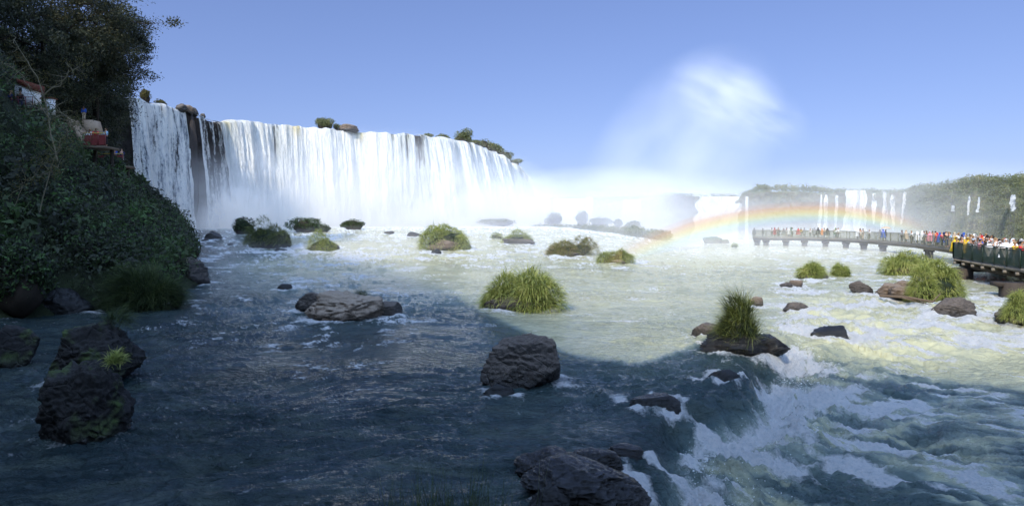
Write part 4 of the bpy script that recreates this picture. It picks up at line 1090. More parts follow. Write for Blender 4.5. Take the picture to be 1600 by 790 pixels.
ox = WKP[6].copy()
walk = empty('walkway', (ox[0], ox[1], 0), 'long curved concrete walkway with green railings crossing the far river', 'walkway')
A_ = [p - ox for p in WKP]; B_ = [p - ox for p in far_side]
mb = MB(); strip(mb, A_, B_, DZ - .30, DZ); link('deck', mb.mesh('deck'), M['concrete'], walk)
in1 = [p - ox for p in offset_line(WKP, W_SIGN * .35)]; in2 = [p - ox for p in offset_line(WKP, W_SIGN * .75)]
in3 = [p - ox for p in offset_line(WKP, W_SIGN * 1.85)]; in4 = [p - ox for p in offset_line(WKP, W_SIGN * 2.25)]
for a, c in ((in1, in2), (in3, in4)):
    mb = MB(); strip(mb, a, c, DZ - .62, DZ - .302); link('beam', mb.mesh('beam'), M['concrete'], walk)
railing(walk, WKP, 2.3, DZ + .003, 1.25, M['rail_far'], M['net_far'], ox)
railing(walk, far_side, 2.3, DZ + .003, 1.25, M['rail_far'], M['net_far'], ox)
mid = np.array(offset_line(WKP, W_SIGN * 1.3)); mpx = CX + F * mid[:, 0] / mid[:, 1]
for q in (1183, 1197, 1228, 1257, 1290, 1322, 1350, 1380, 1452):
    xx, yy = np.interp(q, mpx, mid[:, 0]), np.interp(q, mpx, mid[:, 1])
    ang = math.atan2(yy, xx) - math.pi / 2
    mb = MB(); mb.box((xx - ox[0], yy - ox[1], (DZ - .622) / 2 - 1.0), (.95, 1.5, DZ - .622 + 2.0), ang); mb.box((xx - ox[0], yy - ox[1], DZ - .80), (1.25, 2.4, .352), ang)
    link('pier', mb.mesh('pier'), M['pier_dark'], walk)

# near platform
NPL = [np.array(v) for v in ((33.0, 33.5), (34.4, 41.0), (38.35, 53.0))]
PLF = [np.array(v) for v in ((44.0, 33.5), (47.5, 44.0), (50.0, 60.0))]
o2 = np.array([40.0, 45.0])
plat = empty('viewing_platform', (40, 45, 0), 'crowded viewing platform with dark green mesh railing at the right edge', 'platform')
mb = MB(); strip(mb, [p - o2 for p in NPL], [p - o2 for p in PLF], DZ - .28, DZ); link('deck', mb.mesh('deck'), M['concrete'], plat)
d0 = (NPL[2] - NPL[1]) / np.linalg.norm(NPL[2] - NPL[1]); nrm_ = np.array([d0[1], -d0[0]])
if nrm_[0] < 0: nrm_ = -nrm_
for off in (.55, 5.0, 9.0):
    mb = MB(); a = NPL[0] + nrm_ * off - o2; m_ = NPL[1] + nrm_ * off - o2; c = NPL[2] + nrm_ * off - o2
    mb.beam((*a, DZ - .52), (*m_, DZ - .52), .4, .47); mb.beam((*m_, DZ - .52), (*(c - d0 * .3), DZ - .52), .4, .47); link('beam', mb.mesh('beam'), M['pier_dark'], plat)
for s_ in np.arange(.8, 20, 1.9):                      # cross joists whose ends show under the railing
    L1 = np.linalg.norm(NPL[1] - NPL[0]); p = NPL[0] + (NPL[1] - NPL[0]) / L1 * s_ if s_ < L1 else NPL[1] + d0 * (s_ - L1)
    mb = MB(); mb.beam((*(p - nrm_ * .16 - o2), DZ - .40), (*(p + nrm_ * .34 - o2), DZ - .40), .16, .2); link('joist_end', mb.mesh('joist_end'), M['concrete'], plat)
railing(plat, NPL, 1.95, DZ + .003, 1.32, M['rail_green'], M['net_near'], o2, post_w=.09)
railing(plat, [NPL[2], np.array((42.0, 55.6))], 1.95, DZ + .003, 1.32, M['rail_green'], M['net_near'], o2, post_w=.09)
railing(plat, [np.array((50., 60.)), np.array((47.5, 44.)), np.array((44.0, 33.5))], 2.4, DZ + .003, 1.32, M['rail_green'], M['net_near'], o2, post_w=.09)
for (q, D, mt, sz) in ((1504, 51.0, 'pier_dark', 1.15), (1583, 39.4, 'pier_dark', 1.15), (1557, 56, 'tan_concrete', 1.2), (1522, 62, 'pier_dark', 1.1)):
    xx = (q - CX) / F * D
    mb = MB(); mb.box((xx - 40, D - 45, (DZ - .76) / 2 - 1.5), (sz, sz, DZ - .76 + 3), -.3)
    if mt == 'pier_dark' and D < 55: mb.box((xx - 40 + .5, D - 45 + .3, DZ - .9), (sz + 1.4, sz * 1.05, .26), -.3)
    link('pier', mb.mesh('pier'), M[mt], plat, label='sunlit tan pier' if mt == 'tan_concrete' else None)

# ================================================================== PEOPLE
def skin_mesh(name, verts, edges, radii, root=0, sub=1):
    me = bpy.data.meshes.new(name); me.from_pydata([tuple(v) for v in verts], edges, [])
    o = bpy.data.objects.new(name, me); COL.objects.link(o)
    md = o.modifiers.new('s', 'SKIN'); md.use_smooth_shade = True
    for i, r in enumerate(radii):
        sv = me.skin_vertices[0].data[i]; sv.radius = (r, r * .9) if not isinstance(r, tuple) else r; sv.use_root = (i == root)
    s2 = o.modifiers.new('u', 'SUBSURF'); s2.levels = s2.render_levels = sub
    dg = bpy.context.evaluated_depsgraph_get(); ev = o.evaluated_get(dg)
    m2 = bpy.data.meshes.new_from_object(ev); m2.name = name
    bpy.data.objects.remove(o); bpy.data.meshes.remove(me)
    for p in m2.polygons: p.use_smooth = True
    m2.materials.clear()
    return m2
def person_meshes(pose):
    # pelvis at .95, head top 1.72; faces -Y
    V = [(0, 0, .95), (0, .01, 1.15), (0, 0, 1.38), (0, 0, 1.47), (0, -.01, 1.54), (0, -.02, 1.62), (0, -.01, 1.68)]
    Rr = [(.15, .10), (.14, .10), (.17, .10), (.055, .055), (.07, .08), (.078, .095), (.055, .07)]
    E = [(0, 1), (1, 2), (2, 3), (3, 4), (4, 5), (5, 6)]
    V.append((0, -.118, 1.585)); Rr.append((.012, .014)); E.append((5, 7))            # nose
    arms = {'down': [((.20, 0, 1.36), (.25, .02, 1.10), (.25, -.06, .88), (.25, -.08, .79)), ] * 2,
            'photo': [((.20, -.02, 1.36), (.27, -.16, 1.16), (.12, -.34, 1.42), (.07, -.38, 1.50)), ] * 2,
            'lean': [((.20, -.03, 1.34), (.24, -.15, 1.12), (.14, -.36, 1.08), (.10, -.44, 1.07)), ] * 2,
            'wave': [((.20, 0, 1.38), (.30, -.05, 1.58), (.26, -.1, 1.82), (.25, -.11, 1.92)), ((.20, 0, 1.36), (.25, .02, 1.10), (.25, -.06, .88), (.25, -.08, .79))]}[pose]
    for sgn, ch in ((1, arms[0]), (-1, arms[1])):
        prev = 2
        for (x, y, z), r in zip(ch, (.062, .046, .032, .04)):
            V.append((x * sgn, y, z)); Rr.append(r); E.append((prev, len(V) - 1)); prev = len(V) - 1
    for sgn in (1, -1):
        prev = 0
        for (x, y, z), r in zip(((.10, 0, .86), (.11, -.02, .50), (.11, .01, .09), (.12, -.12, .04)), (.09, .062, .045, .04)):
            V.append((x * sgn, y, z)); Rr.append(r); E.append((prev, len(V) - 1)); prev = len(V) - 1
    body = skin_mesh('body', V, E, Rr)
    # shirt
    SV = [(0, 0, .93), (0, .01, 1.15), (0, 0, 1.36), (0, 0, 1.43)]; SR = [(.18, .13), (.17, .125), (.20, .125), (.09, .09)]; SE = [(0, 1), (1, 2), (2, 3)]
    for sgn, ch in ((1, arms[0]), (-1, arms[1])):
        prev = 2
        for (x, y, z), r in zip(ch[:3], (.08, .062, .048)):
            SV.append((x * sgn, y, z)); SR.append(r); SE.append((prev, len(SV) - 1)); prev = len(SV) - 1
    shirt = skin_mesh('shirt', SV, SE, SR)
    TV = [(0, 0, .92), (.10, 0, .84), (.11, -.02, .50), (.11, .01, .14), (-.10, 0, .84), (-.11, -.02, .50), (-.11, .01, .14)]
    trousers = skin_mesh('trousers', TV, [(0, 1), (1, 2), (2, 3), (0, 4), (4, 5), (5, 6)], [(.175, .12), .105, .08, .065, .105, .08, .065])
    # hair cap
    Vh, Fh = ICO[3]; Vh = Vh * [.098, .115, .095] + [0, .012, 1.632]; cen = Vh[Fh].mean(1); keep = (cen[:, 1] > -.045) & (cen[:, 2] > 1.57) | (cen[:, 2] > 1.665)
    hair = mesh_np('hair', Vh, Fh[keep], True)
    # hooded poncho: a draped bell with soft folds and arm bulges
    zs = [.50, .62, .85, 1.05, 1.22, 1.34, 1.42, 1.48, 1.52, 1.60, 1.68, 1.735]; rx = [.44, .41, .36, .33, .30, .24, .15, .105, .115, .13, .10, .012]; ry = [.36, .34, .29, .26, .22, .17, .12, .10, .12, .14, .11, .012]
    n = 28; PV = []
    for j, z in enumerate(zs):
        for i in range(n):
            a = 2 * math.pi * i / n; fold = 1 + .07 * math.sin(a * 7 + z * 4) * max(0, (1.3 - z)) + (.0)
            y = math.sin(a) * ry[j] * fold - (.06 if 1.0 < z < 1.3 and pose in ('photo', 'lean') and math.sin(a) < -.3 else 0)
            PV.append((math.cos(a) * rx[j] * fold, y, z))
    PF = [(j * n + i, j * n + (i + 1) % n, (j + 1) * n + (i + 1) % n, (j + 1) * n + i) for j in range(len(zs) - 1) for i in range(n) if not (zs[j] >= 1.50 and zs[j] < 1.66 and 17 <= i <= 24)]
    poncho = mesh_np('poncho', PV, PF, True)
    return dict(body=body, shirt=shirt, trousers=trousers, hair=hair, poncho=poncho)
PM = {p: person_meshes(p) for p in ('down', 'photo', 'lean', 'wave')}
def m_cloth(name, col, tr=0.0):
    b = NB(name); nz = b.noise(14, 4, .6, b.pos(kind='obj'))
    c = b.mix(nz, tuple(x * .8 for x in col), tuple(min(1, x * 1.15) for x in col)); return b.surf(b.bsdf(c, .75, .2, b.bump(nz, .4, .02)))
CL = {'white': (.78, .78, .78), 'black': (.02, .02, .022), 'red': (.50, .03, .04), 'blue': (.03, .10, .42), 'yellow': (.70, .46, .03), 'grey': (.24, .25, .26), 'orange': (.60, .20, .04), 'pink': (.60, .25, .30), 'navy': (.02, .03, .09), 'green': (.06, .16, .08), 'light blue': (.30, .45, .60), 'beige': (.45, .36, .26)}
CM = {k: m_cloth(k.replace(' ', '_') + '_cloth', v) for k, v in CL.items()}
SK = [m_cloth('skin_light', (.50, .30, .21)), m_cloth('skin_tan', (.32, .18, .11)), m_cloth('skin_brown', (.15, .08, .05))]
HR = [m_cloth('hair_black', (.012, .01, .01)), m_cloth('hair_brown', (.06, .035, .02)), m_cloth('hair_fair', (.30, .2, .1))]
TRM = [CM['navy'], CM['black'], CM['grey'], CM['beige']]
DONE = {}
def place(o, me, mat, parent):
    if not me.materials: me.materials.append(None)
    c = bpy.data.objects.new(o, me); COL.objects.link(c); c.parent = parent
    c.material_slots[0].link = 'OBJECT'; c.material_slots[0].material = mat
    return c
rp = random.Random(4)
def person(x, y, z, rz, pose, col, poncho, where, grp, sc=1.0, label=None):
    kind = f'person in a {col} rain poncho' if poncho else f'person in a {col} top'
    if not poncho and col[0] in 'aeiou': kind = f'person in an {col} top'
    act = {'down': 'standing', 'photo': 'taking a photo', 'lean': 'leaning on the rail', 'wave': 'with one arm raised'}[pose]
    r = empty('person', (x, y, z), label or f'{kind} {act} {where}', 'person', f'{kind} {act} {where}' if not label else None, rz)
    r.scale = (sc, sc, sc)
    m = PM[pose]
    place('body', m['body'], rp.choice(SK), r)
    place('trousers', m['trousers'], rp.choice(TRM), r)
    if poncho: place('poncho', m['poncho'], CM[col], r)
    else:
        place('shirt', m['shirt'], CM[col], r); place('hair', m['hair'], rp.choice(HR), r)
    return r
# near platform crowd
used = []
def free_spot(x, y, d):
    if all((x - a)**2 + (y - b_)**2 > d * d for a, b_ in used): used.append((x, y)); return True
    return False
cols = ['white'] * 12 + ['grey'] * 8 + ['black'] * 4 + ['red'] * 3 + ['light blue'] * 3 + ['blue'] * 2 + ['pink', 'orange', 'yellow', 'beige', 'beige', 'navy', 'green']
def near_at(q, back):     # a spot behind the near rail, seen at photo column q
    for D in np.linspace(36, 54, 200):
        x = (q - CX) / F * D; pt = np.array([x, D])
        a, c = (NPL[0], NPL[1]) if D < NPL[1][1] else (NPL[1], NPL[2])
        d = (c - a) / np.linalg.norm(c - a); n_ = np.array([d[1], -d[0]])
        if abs((pt - a) @ n_ - back) < .12: return pt
    return None
SPECIAL = [(1572, .55, 'white', True, 'lean', 1.10, 'person in a white hooded poncho leaning on the rail where the platform is nearest'),
    (1583, 1.2, 'white', True, 'down', 1.12, 'tall person in a white poncho second from the right edge of the platform crowd'),
    (1512, .8, 'yellow', True, 'lean', 1.05, 'person in a bright yellow poncho near the far corner of the platform'),
    (1508, .5, 'yellow', True, 'down', .95, 'shorter person in a yellow poncho beside the other yellow poncho'),
    (1502, .5, 'black', False, 'down', 1.0, 'person in a black top between the corner post and the yellow ponchos'),
    (1596, .6, 'red', False, 'lean', 1.05, 'person in a red top at the right edge of the photo'),
    (1532, .6, 'pink', False, 'down', 1.0, 'person in a pink top right of the yellow ponchos')]
for q, bk_, col, pon, pose, sc, lab in SPECIAL:
    p = near_at(q, bk_)
    if p is not None: used.append(tuple(p)); person(p[0], p[1], DZ, rp.uniform(-.9, .6), pose, col, pon, '', '', sc, lab)
cnt = 0
for _ in range(4000):
    if cnt >= 62: break
    q = rp.uniform(1491, 1640); bk_ = rp.choice([.5, .6, 1.2, 1.8, 2.6, 3.4, 4.5])
    p = near_at(q, bk_)
    if p is None or not free_spot(p[0], p[1], .62): continue
    pose = rp.choice(['lean', 'photo']) if bk_ < .9 else rp.choice(['down', 'down', 'photo', 'wave' if rp.random() < .3 else 'down'])
    person(p[0], p[1], DZ, rp.uniform(-1.5, 1.5) if bk_ > 1 else rp.uniform(-.9, .3), pose, rp.choice(cols), rp.random() < .38, 'on the crowded platform', 'n', rp.uniform(.92, 1.08)); cnt += 1
# people along the far walkway
seg = np.linalg.norm(np.diff(mid, axis=0), axis=1); acc = np.concatenate([[0], np.cumsum(seg)])
cnt = 0
for _ in range(6000):
    if cnt >= 84: break
    t = rp.uniform(0, acc[-1]); xx, yy = np.interp(t, acc, mid[:, 0]), np.interp(t, acc, mid[:, 1]); q = CX + F * xx / yy
    if 1300 < q < 1340 and rp.random() < .75 or 1355 < q < 1442 and rp.random() < .86: continue
    j = rp.choice([-.85, -.85, -.3, .3, .85]); i = min(int(np.searchsorted(acc, t)), len(mid) - 1); tv = mid[i] - mid[i - 1]; tv /= np.linalg.norm(tv)
    xx += -tv[1] * j; yy += tv[0] * j
    if not free_spot(xx, yy, .6): continue
    person(xx, yy, DZ, rp.uniform(-3.1, 3.1), rp.choice(['down', 'down', 'photo', 'lean']), rp.choice(cols + ['white'] * 3 + ['red', 'pink', 'red']), rp.random() < .4, 'on the long far walkway', 'f', rp.uniform(.95, 1.1)); cnt += 1
# an open beige umbrella over the far walkway
t = np.interp(1385, mpx, mid[:, 0]), np.interp(1385, mpx, mid[:, 1])
um = empty('umbrella', (t[0], t[1], DZ + 1.0), 'open beige umbrella held up over the far walkway', 'umbrella')
Vc, Fc_ = [], []
for j in range(5):
    for i in range(16):
        a = 2 * math.pi * i / 16; rr = .75 * (j + .02) / 4; Vc.append((rr * math.cos(a), rr * math.sin(a), 1.25 - .32 * (j / 4)**2 - (.03 if i % 2 else 0) * j / 4))
Fc_ = [(j * 16 + i, j * 16 + (i + 1) % 16, (j + 1) * 16 + (i + 1) % 16, (j + 1) * 16 + i) for j in range(4) for i in range(16)]
link('canopy', mesh_np('canopy', Vc, Fc_, True), CM['beige'], um); mb = MB(); mb.tube([(0, 0, 0), (0, 0, 1.26)], .015, 6); link('handle', mb.mesh('handle'), M['window'], um)

# ================================================================== LOOKOUTS, STAIRS AND BUILDING ON THE LEFT BANK
c = at(36, 152, 50); bl = empty('building', c, 'white visitor building with a red roof half hidden in the left trees', 'building', rz=.1); bl.scale = (.68, .68, .68)
mb = MB(); mb.box((0, .9, 0.55), (2.0, 1.6, 2.3)); link('wall', mb.mesh('wall'), M['white_wall'], bl)
mb = MB(); mb.add([(-1.25, -.15, 1.95), (1.25, -.15, .80), (1.25, 1.9, .80), (-1.25, 1.9, 1.95), (-1.25, -.15, 2.35), (1.25, -.15, 1.7), (1.25, 1.9, 1.7), (-1.25, 1.9, 2.35)], [(0, 3, 2, 1), (4, 5, 6, 7), (0, 1, 5, 4), (1, 2, 6, 5), (2, 3, 7, 6), (3, 0, 4, 7)]); link('roof', mb.mesh('roof'), M['red_roof'], bl)
wn = MB(); wn.box((-.35, .095, .95), (.34, .03, .45)); link('window', wn.mesh('window'), M['window'], bl)
mb = MB(); mb.box((0, .2, -1.2), (3.6, 2.2, .2)); link('terrace', mb.mesh('terrace'), M['concrete'], bl)
for i in range(5): mb = MB(); mb.box((-1.6 + .8 * i, -.82, -.6), (.06, .06, 1.0)); link('railing_post', mb.mesh('railing_post'), M['rail_red'], bl)
mb = MB(); mb.beam((-1.7, -.82, -.1), (1.7, -.82, -.1), .06, .06); mb.beam((-1.7, -.82, -.5), (1.7, -.82, -.5), .04, .04); link('top_rail', mb.mesh('top_rail'), M['rail_red'], bl)
person(c.x + .1, c.y - .4, c.z - 1.08, .3, 'down', 'black', False, '', '', .9, 'dark clothed person standing before the white building')
person(c.x - .65, c.y - .4, c.z - 1.08, -.4, 'lean', 'navy', False, '', '', .9, 'person in navy at the railing left of the one before the white building')
c = at(75, 168, 56); kb = empty('kiosk', c, 'small pale kiosk beside the bare branch on the left bank', 'kiosk'); kb.scale = (.55, .55, .55)
mb = MB(); mb.box((0, .6, .2), (.9, 1.0, 2.6)); link('wall', mb.mesh('wall'), M['white_wall'], kb); mb = MB(); mb.box((0, .6, 1.6), (1.3, 1.4, .14)); link('roof', mb.mesh('roof'), M['red_roof'], kb)

def lookout(px0, px1, py_rail, py_deck, D, label, ptop, colr):
    c = at((px0 + px1) / 2, py_deck, D); w = (px1 - px0) / F * D
    r = empty('lookout', c, label, 'lookout')
    mb = MB(); mb.box((0, .9, -.12), (w, 2.0, .24)); link('deck', mb.mesh('deck'), M['drift'], r)
    for sx in (-1, 1):
        mb = MB(); mb.box((sx * w * .38, 1.2, -1.75), (.22, .22, 3.0)); link('pier', mb.mesh('pier'), M['bark'], r)
    n = max(3, int(w / .7))
    for i in range(n + 1): mb = MB(); mb.box((-w / 2 + .03 + (w - .06) * i / n, -.06, .56), (.06, .06, 1.12)); link('railing_post', mb.mesh('railing_post'), M['rail_red'], r)
    mb = MB(); mb.beam((-w / 2, -.06, 1.16), (w / 2, -.06, 1.16), .09, .08); link('top_rail', mb.mesh('top_rail'), M['rail_yellow'], r)
    mb = MB(); mb.add([(-w / 2, -.03, .08), (w / 2, -.03, .08), (w / 2, -.03, 1.0), (-w / 2, -.03, 1.0)], [(0, 1, 2, 3)]); link('mesh_panel', mb.mesh('mesh_panel'), M['rail_red'], r)
    return c, w
c, w = lookout(130, 166, 212, 228, 56, 'upper lookout with yellow rail and red panels at the foot of the stairs', 0, 0)
for i, (dx, col, sc, lb) in enumerate([(-.75, 'white', .95, 'person in white at the left end of the upper lookout'), (-.2, 'red', 1.0, 'person in red in the middle of the upper lookout'), (.75, 'light blue', 1.0, 'person in light blue at the right end of the upper lookout')]): person(c.x + dx, c.y + .45, c.z + .0, rp.uniform(-.5, .5), 'lean', col, False, '', '', sc, lb)
c2, w2 = lookout(154, 193, 236, 258, 62, 'lower lookout with yellow rail next to the shaded waterfall', 0, 0)
for i, (dx, col, sc, lb) in enumerate([(.1, 'blue', 1.05, 'person in blue on the lower lookout'), (.8, 'navy', 1.0, 'person in navy on the lower lookout')]): person(c2.x + dx, c2.y + .45, c2.z, rp.uniform(-.5, .5), 'lean', col, False, '', '', sc, lb)
st = empty('stairs', at(128, 210, 58), 'beige concrete staircase coming down to the upper lookout', 'stairs')
o_ = st.location; a = at(106, 186, 59) - o_; b_ = at(132, 224, 57) - o_
n = 12
for i in range(n):
    p = a.lerp(b_, (i + .5) / n); mb = MB(); mb.box((p.x, p.y + .6, p.z), (abs(b_.x - a.x) / n + .06, 1.3, abs(b_.z - a.z) / n)); link('step', mb.mesh('step'), M['tan_concrete'], st)
mb = MB(); up = Vector((0, 0, .5)); y0 = Vector((0, -.12, 0))
mb.add([a + y0 - up, b_ + y0 - up, b_ + y0 + up * .6, a + y0 + up * .6, a - up, b_ - up, b_ + up * .6, a + up * .6], [(0, 1, 2, 3), (4, 7, 6, 5), (0, 4, 5, 1), (3, 2, 6, 7), (0, 3, 7, 4), (1, 5, 6, 2)]); link('side_wall', mb.mesh('side_wall'), M['tan_concrete'], st)
lw = empty('landing', at(137, 196, 60), 'beige concrete landing block above the upper lookout', 'landing')
mb = MB(); mb.add([(-.55, 0, -.9), (.85, 0, -.9), (.45, 0, .55), (-.55, 0, .55), (-.55, 1.2, -.9), (.85, 1.2, -.9), (.45, 1.2, .55), (-.55, 1.2, .55)], [(0, 1, 2, 3), (4, 7, 6, 5), (0, 4, 5, 1), (1, 5, 6, 2), (2, 6, 7, 3), (3, 7, 4, 0)]); link('wall', mb.mesh('wall'), M['tan_concrete'], lw)
q = at(131, 187, 60.6); person(q.x, q.y, q.z - .1, 0, 'down', 'blue', False, '', '', .85, 'person in blue at the top of the beige landing')

# ================================================================== RAINBOW
def rainbow():
    # bow standing in the spray: centre line through space
    K = [(940, 428, 52), (985, 403, 70), (1030, 384, 88), (1075, 367, 102), (1120, 354, 111), (1170, 344, 113), (1220, 338, 113), (1270, 336, 113), (1320, 338, 112), (1370, 345, 110), (1410, 355, 107), (1450, 369, 104)]
    K = np.array(K, float); t = np.linspace(0, len(K) - 1, 90); ii = np.arange(len(K))
    c = [np.interp(t, ii, K[:, j]) for j in range(3)]
    ker = np.hanning(15)[1:-1]; ker /= ker.sum(); c = [np.convolve(np.pad(a, 7, mode='reflect', reflect_type='odd'), ker, 'same')[7:-7] for a in c]
    Pt = np.stack([(c[0] - CX) / F * c[2], c[2], HC - (c[1] - HY) / F * c[2]], 1)
    tg = np.gradient(Pt, axis=0); tg[:, 1] = 0; tg /= np.linalg.norm(tg, axis=1)[:, None]
    up = np.stack([-tg[:, 2], 0 * tg[:, 0], tg[:, 0]], 1)
    w = np.interp(t, [0, 3, 6, 11], [30, 29, 24, 24]) / F * c[2]
    vs = np.linspace(-1, 1, 9)
    V = np.stack([Pt + up * (w * v)[:, None] for v in vs], 1)
    fade = np.interp(t, [0, 1.2, 3, 5, 9, 11], [0, .45, 1, .9, .9, .0])
    nu = len(t)
    return mesh_np('rainbow', V.reshape(-1, 3), grid_faces(nu, 9), True, {'band': ('POINT', np.broadcast_to((vs + 1) / 2, (nu, 9)).ravel()), 'fade': ('POINT', np.broadcast_to(fade[:, None], (nu, 9)).ravel())})
b = NB('rainbow_light'); bd = b.attr('band')
col = b.ramp(bd, [(0, (.70, .68, .95)), (.16, (.62, .66, .96)), (.30, (.50, .74, .98)), (.42, (.60, .90, .80)), (.53, (.92, .95, .48)), (.64, (1, .80, .30)), (.76, (.98, .55, .22)), (.88, (.90, .48, .32)), (1, (.85, .55, .45))])
al = b.ramp(bd, [(0, (0, 0, 0)), (.16, (.12, .12, .12)), (.34, (.45, .45, .45)), (.6, (.75, .75, .75)), (.74, (.60, .60, .60)), (.88, (.25, .25, .25)), (1, (0, 0, 0))], 'EASE')
em = b.n('ShaderNodeEmission', ins={'Color': col, 'Strength': .92}).outputs[0]
b.surf(b.n('ShaderNodeMixShader', ins={0: b.math('MULTIPLY', al, b.math('MULTIPLY', b.attr('fade'), .85)), 1: b.n('ShaderNodeBsdfTransparent').outputs[0], 2: em}).outputs[0])
rb = link('rainbow', rainbow(), b.m, label='rainbow arching through the spray behind the walkway', cat='rainbow')
rb.visible_shadow = True

# ================================================================== MIST
def m_mist(name, dens, power=1.2, nscale=2.5, nthr=.35, ngain=2.2, zfall=0.0, g=-.2, col=(.93, .95, 1.0), warp=.6, seed=0.0, homog=False, emit=0.0, xs=(1, 1, 1)):
    b = NB(name)
    p = b.n('ShaderNodeTexCoord').outputs['Object']
    r = b.n('ShaderNodeVectorMath', operation='LENGTH', ins={0: p}).outputs['Value']
    d = b.math('POWER', b.math('SUBTRACT', 1, b.math('MULTIPLY', r, r), clamp=True), power)
    if ngain > 0:
        q = b.n('ShaderNodeVectorMath', operation='MULTIPLY_ADD', ins={0: p, 1: xs, 2: (seed, seed * .7, seed * 1.3)}).outputs[0]
        nz = b.noise(nscale, 4, .58, q, warp)
        d = b.math('MULTIPLY', d, b.math('MULTIPLY', b.math('SUBTRACT', nz, nthr), ngain, clamp=True))
    if zfall > 0:
        z = b.n('ShaderNodeSeparateXYZ', ins={0: p}).outputs[2]
        d = b.math('MULTIPLY', d, b.math('POWER', 2.718, b.math('MULTIPLY', b.math('MAXIMUM', z, 0.0), -zfall)))
    ins = {'Color': tuple(col) + (1,), 'Anisotropy': g, 'Density': b.math('MULTIPLY', d, dens)}
    sh = b.n('ShaderNodeVolumeScatter', ins=ins).outputs[0]
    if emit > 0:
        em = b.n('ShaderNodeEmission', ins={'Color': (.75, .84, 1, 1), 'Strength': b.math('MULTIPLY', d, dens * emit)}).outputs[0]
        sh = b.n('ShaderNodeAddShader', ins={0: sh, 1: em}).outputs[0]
    b.vol(sh); return b.m
def mist(c, semi, rot, mat, label, name='mist'):
    V, Fc = ICO[4]; me = mesh_np(name, V, Fc, True)
    o = link(name, me, mat, None, c, label, 'mist', None, 'stuff'); o.scale = semi; o.rotation_euler = rot
    return o
MIST_GLOW = .18  # added glow in the mist, in place of light scattered many times
mist((-30, 157, 2), (64, 21, 27), (0, 0, R(33)), m_mist('fall_foot_mist', .20, .9, 4, .22, 1.9, 1.5, seed=1, emit=MIST_GLOW, xs=(1.6, 1, 1)), 'white spray rolling along the foot of the big waterfall')
mist((-62, 138, 5), (8, 6, 9), (0, .3, R(33)), m_mist('splash_mist', .6, 1.0, 3.0, .40, 3.2, 0, seed=4, emit=MIST_GLOW), 'burst of spray rising at the left end of the big curtain')
mist((28, 180, 4), (54, 50, 17), (0, 0, 0), m_mist('centre_mist', .105, .9, 3, .2, 1.5, .6, seed=2, emit=MIST_GLOW * .6, col=(.82, .86, 1.0), g=-.05), 'low bank of mist between the big waterfall and the far cliffs')
mist((50, 186, 22), (26, 14, 44), (0, R(38), 0), m_mist('plume_mist', .052, .9, 1.9, .34, 2.6, 0, seed=3, emit=MIST_GLOW, warp=.25, g=0, col=(.93, .92, 1)), 'tall plume of spray drifting up into the blue sky')
mist((70, 190, 41), (26, 12, 13), (0, R(28), 0), m_mist('plume_top_mist', .095, 1.5, 2.1, .41, 3.6, 0, seed=9.4, emit=MIST_GLOW, warp=.35, g=0, col=(.97, .94, 1), xs=(.8, 1, 1.3)), 'bright ragged head of the spray plume')
mist((88, 136, 2), (70, 29, 17), (0, 0, R(-8)), m_mist('right_mist', .062, .8, 3, .1, 1.2, 1.3, seed=7, emit=MIST_GLOW * .75), 'thin haze hanging before the far cliffs and walkway')
mist((10, 95, 0), (75, 38, 5), (0, 0, 0), m_mist('river_mist', .035, .8, 4, .25, 1.6, 1.0, seed=8, emit=MIST_GLOW), 'faint haze over the middle of the river')

# ================================================================== LIGHT, SKY, CAMERA
w = bpy.data.worlds.new('World'); SC.world = w; w.use_nodes = True
nt = w.node_tree; nt.nodes.clear()
sky = nt.nodes.new('ShaderNodeTexSky'); sky.sky_type = 'NISHITA'; sky.sun_disc = False
sky.sun_elevation = SUN_EL; sky.sun_rotation = R(206); sky.altitude = 200; sky.air_density = 1.0; sky.dust_density = .6; sky.ozone_density = 2.0
bg = nt.nodes.new('ShaderNodeBackground'); bg.inputs['Strength'].default_value = .13
wo = nt.nodes.new('ShaderNodeOutputWorld')
gm_ = nt.nodes.new('ShaderNodeGamma'); gm_.inputs[1].default_value = .65
mu = nt.nodes.new('ShaderNodeVectorMath'); mu.operation = 'MULTIPLY'; mu.inputs[1].default_value = (1.16, 1.31, 2.0)
nt.links.new(sky.outputs[0], gm_.inputs[0]); nt.links.new(gm_.outputs[0], mu.inputs[0]); tc = nt.nodes.new('ShaderNodeTexCoord'); dp = nt.nodes.new('ShaderNodeVectorMath'); dp.operation = 'DOT_PRODUCT'
dp.inputs[1].default_value = (-SD[0] * math.cos(SUN_EL), -SD[1] * math.cos(SUN_EL), math.sin(SUN_EL)); nt.links.new(tc.outputs['Generated'], dp.inputs[0])
mr = nt.nodes.new('ShaderNodeMapRange'); mr.interpolation_type = 'SMOOTHSTEP'
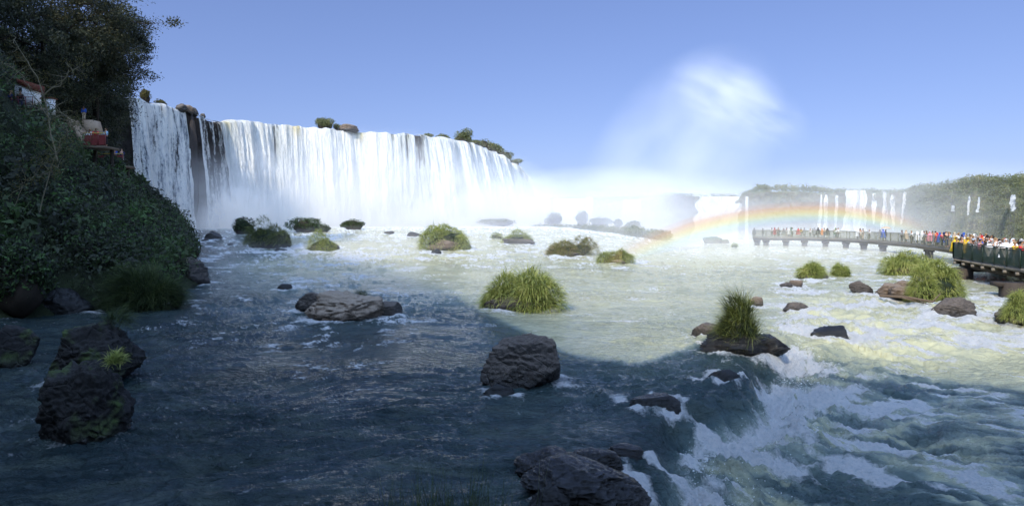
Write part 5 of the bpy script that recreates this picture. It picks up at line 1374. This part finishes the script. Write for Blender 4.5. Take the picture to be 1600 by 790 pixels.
for k_, v_ in ((1, -.12), (2, .75), (3, 0.0), (4, 1.0)): mr.inputs[k_].default_value = v_
nt.links.new(dp.outputs['Value'], mr.inputs[0])
m4 = nt.nodes.new('ShaderNodeVectorMath'); m4.operation = 'MULTIPLY_ADD'; nt.links.new(mr.outputs[0], m4.inputs[0]); m4.inputs[1].default_value = (5.0, 4.9, 3.4); m4.inputs[2].default_value = (1, 1, 1)  # added brightness on the unseen sun side of the sky, filling the shade
m3 = nt.nodes.new('ShaderNodeVectorMath'); m3.operation = 'MULTIPLY'; nt.links.new(mu.outputs[0], m3.inputs[0]); nt.links.new(m4.outputs[0], m3.inputs[1])
nt.links.new(m3.outputs[0], bg.inputs[0]); nt.links.new(bg.outputs[0], wo.inputs[0])
sl = bpy.data.lights.new('sun', 'SUN'); sl.energy = 4.7; sl.angle = R(2.4); sl.color = (1.0, .89, .70)
so = bpy.data.objects.new('sun', sl); COL.objects.link(so)
dv = Vector((SD[0] * math.cos(SUN_EL), SD[1] * math.cos(SUN_EL), -math.sin(SUN_EL)))
so.rotation_euler = dv.to_track_quat('-Z', 'Y').to_euler(); so.location = (-40, -80, 70)

cam = bpy.data.cameras.new('camera'); co = bpy.data.objects.new('camera', cam); COL.objects.link(co)
co.location = (0, 0, HC); co.rotation_euler = (R(90), 0, 0)
cam.sensor_width = 36; cam.lens = F / 1600 * 36; cam.shift_y = -(395 - HY) / 1600
cam.clip_start = .1; cam.clip_end = 9000
SC.camera = co
SC.view_settings.view_transform = 'Standard'; SC.view_settings.look = 'None'; SC.view_settings.exposure = 0; SC.view_settings.gamma = 1
SC.render.engine = 'CYCLES'
cy = SC.cycles
cy.use_denoising = True; cy.max_bounces = 6; cy.diffuse_bounces = 3; cy.glossy_bounces = 2; cy.transmission_bounces = 3; cy.volume_bounces = 1; cy.transparent_max_bounces = 16
cy.volume_step_rate = .6; cy.volume_max_steps = 128; cy.use_adaptive_sampling = True; cy.adaptive_threshold = .02
cy.caustics_reflective = False; cy.caustics_refractive = False
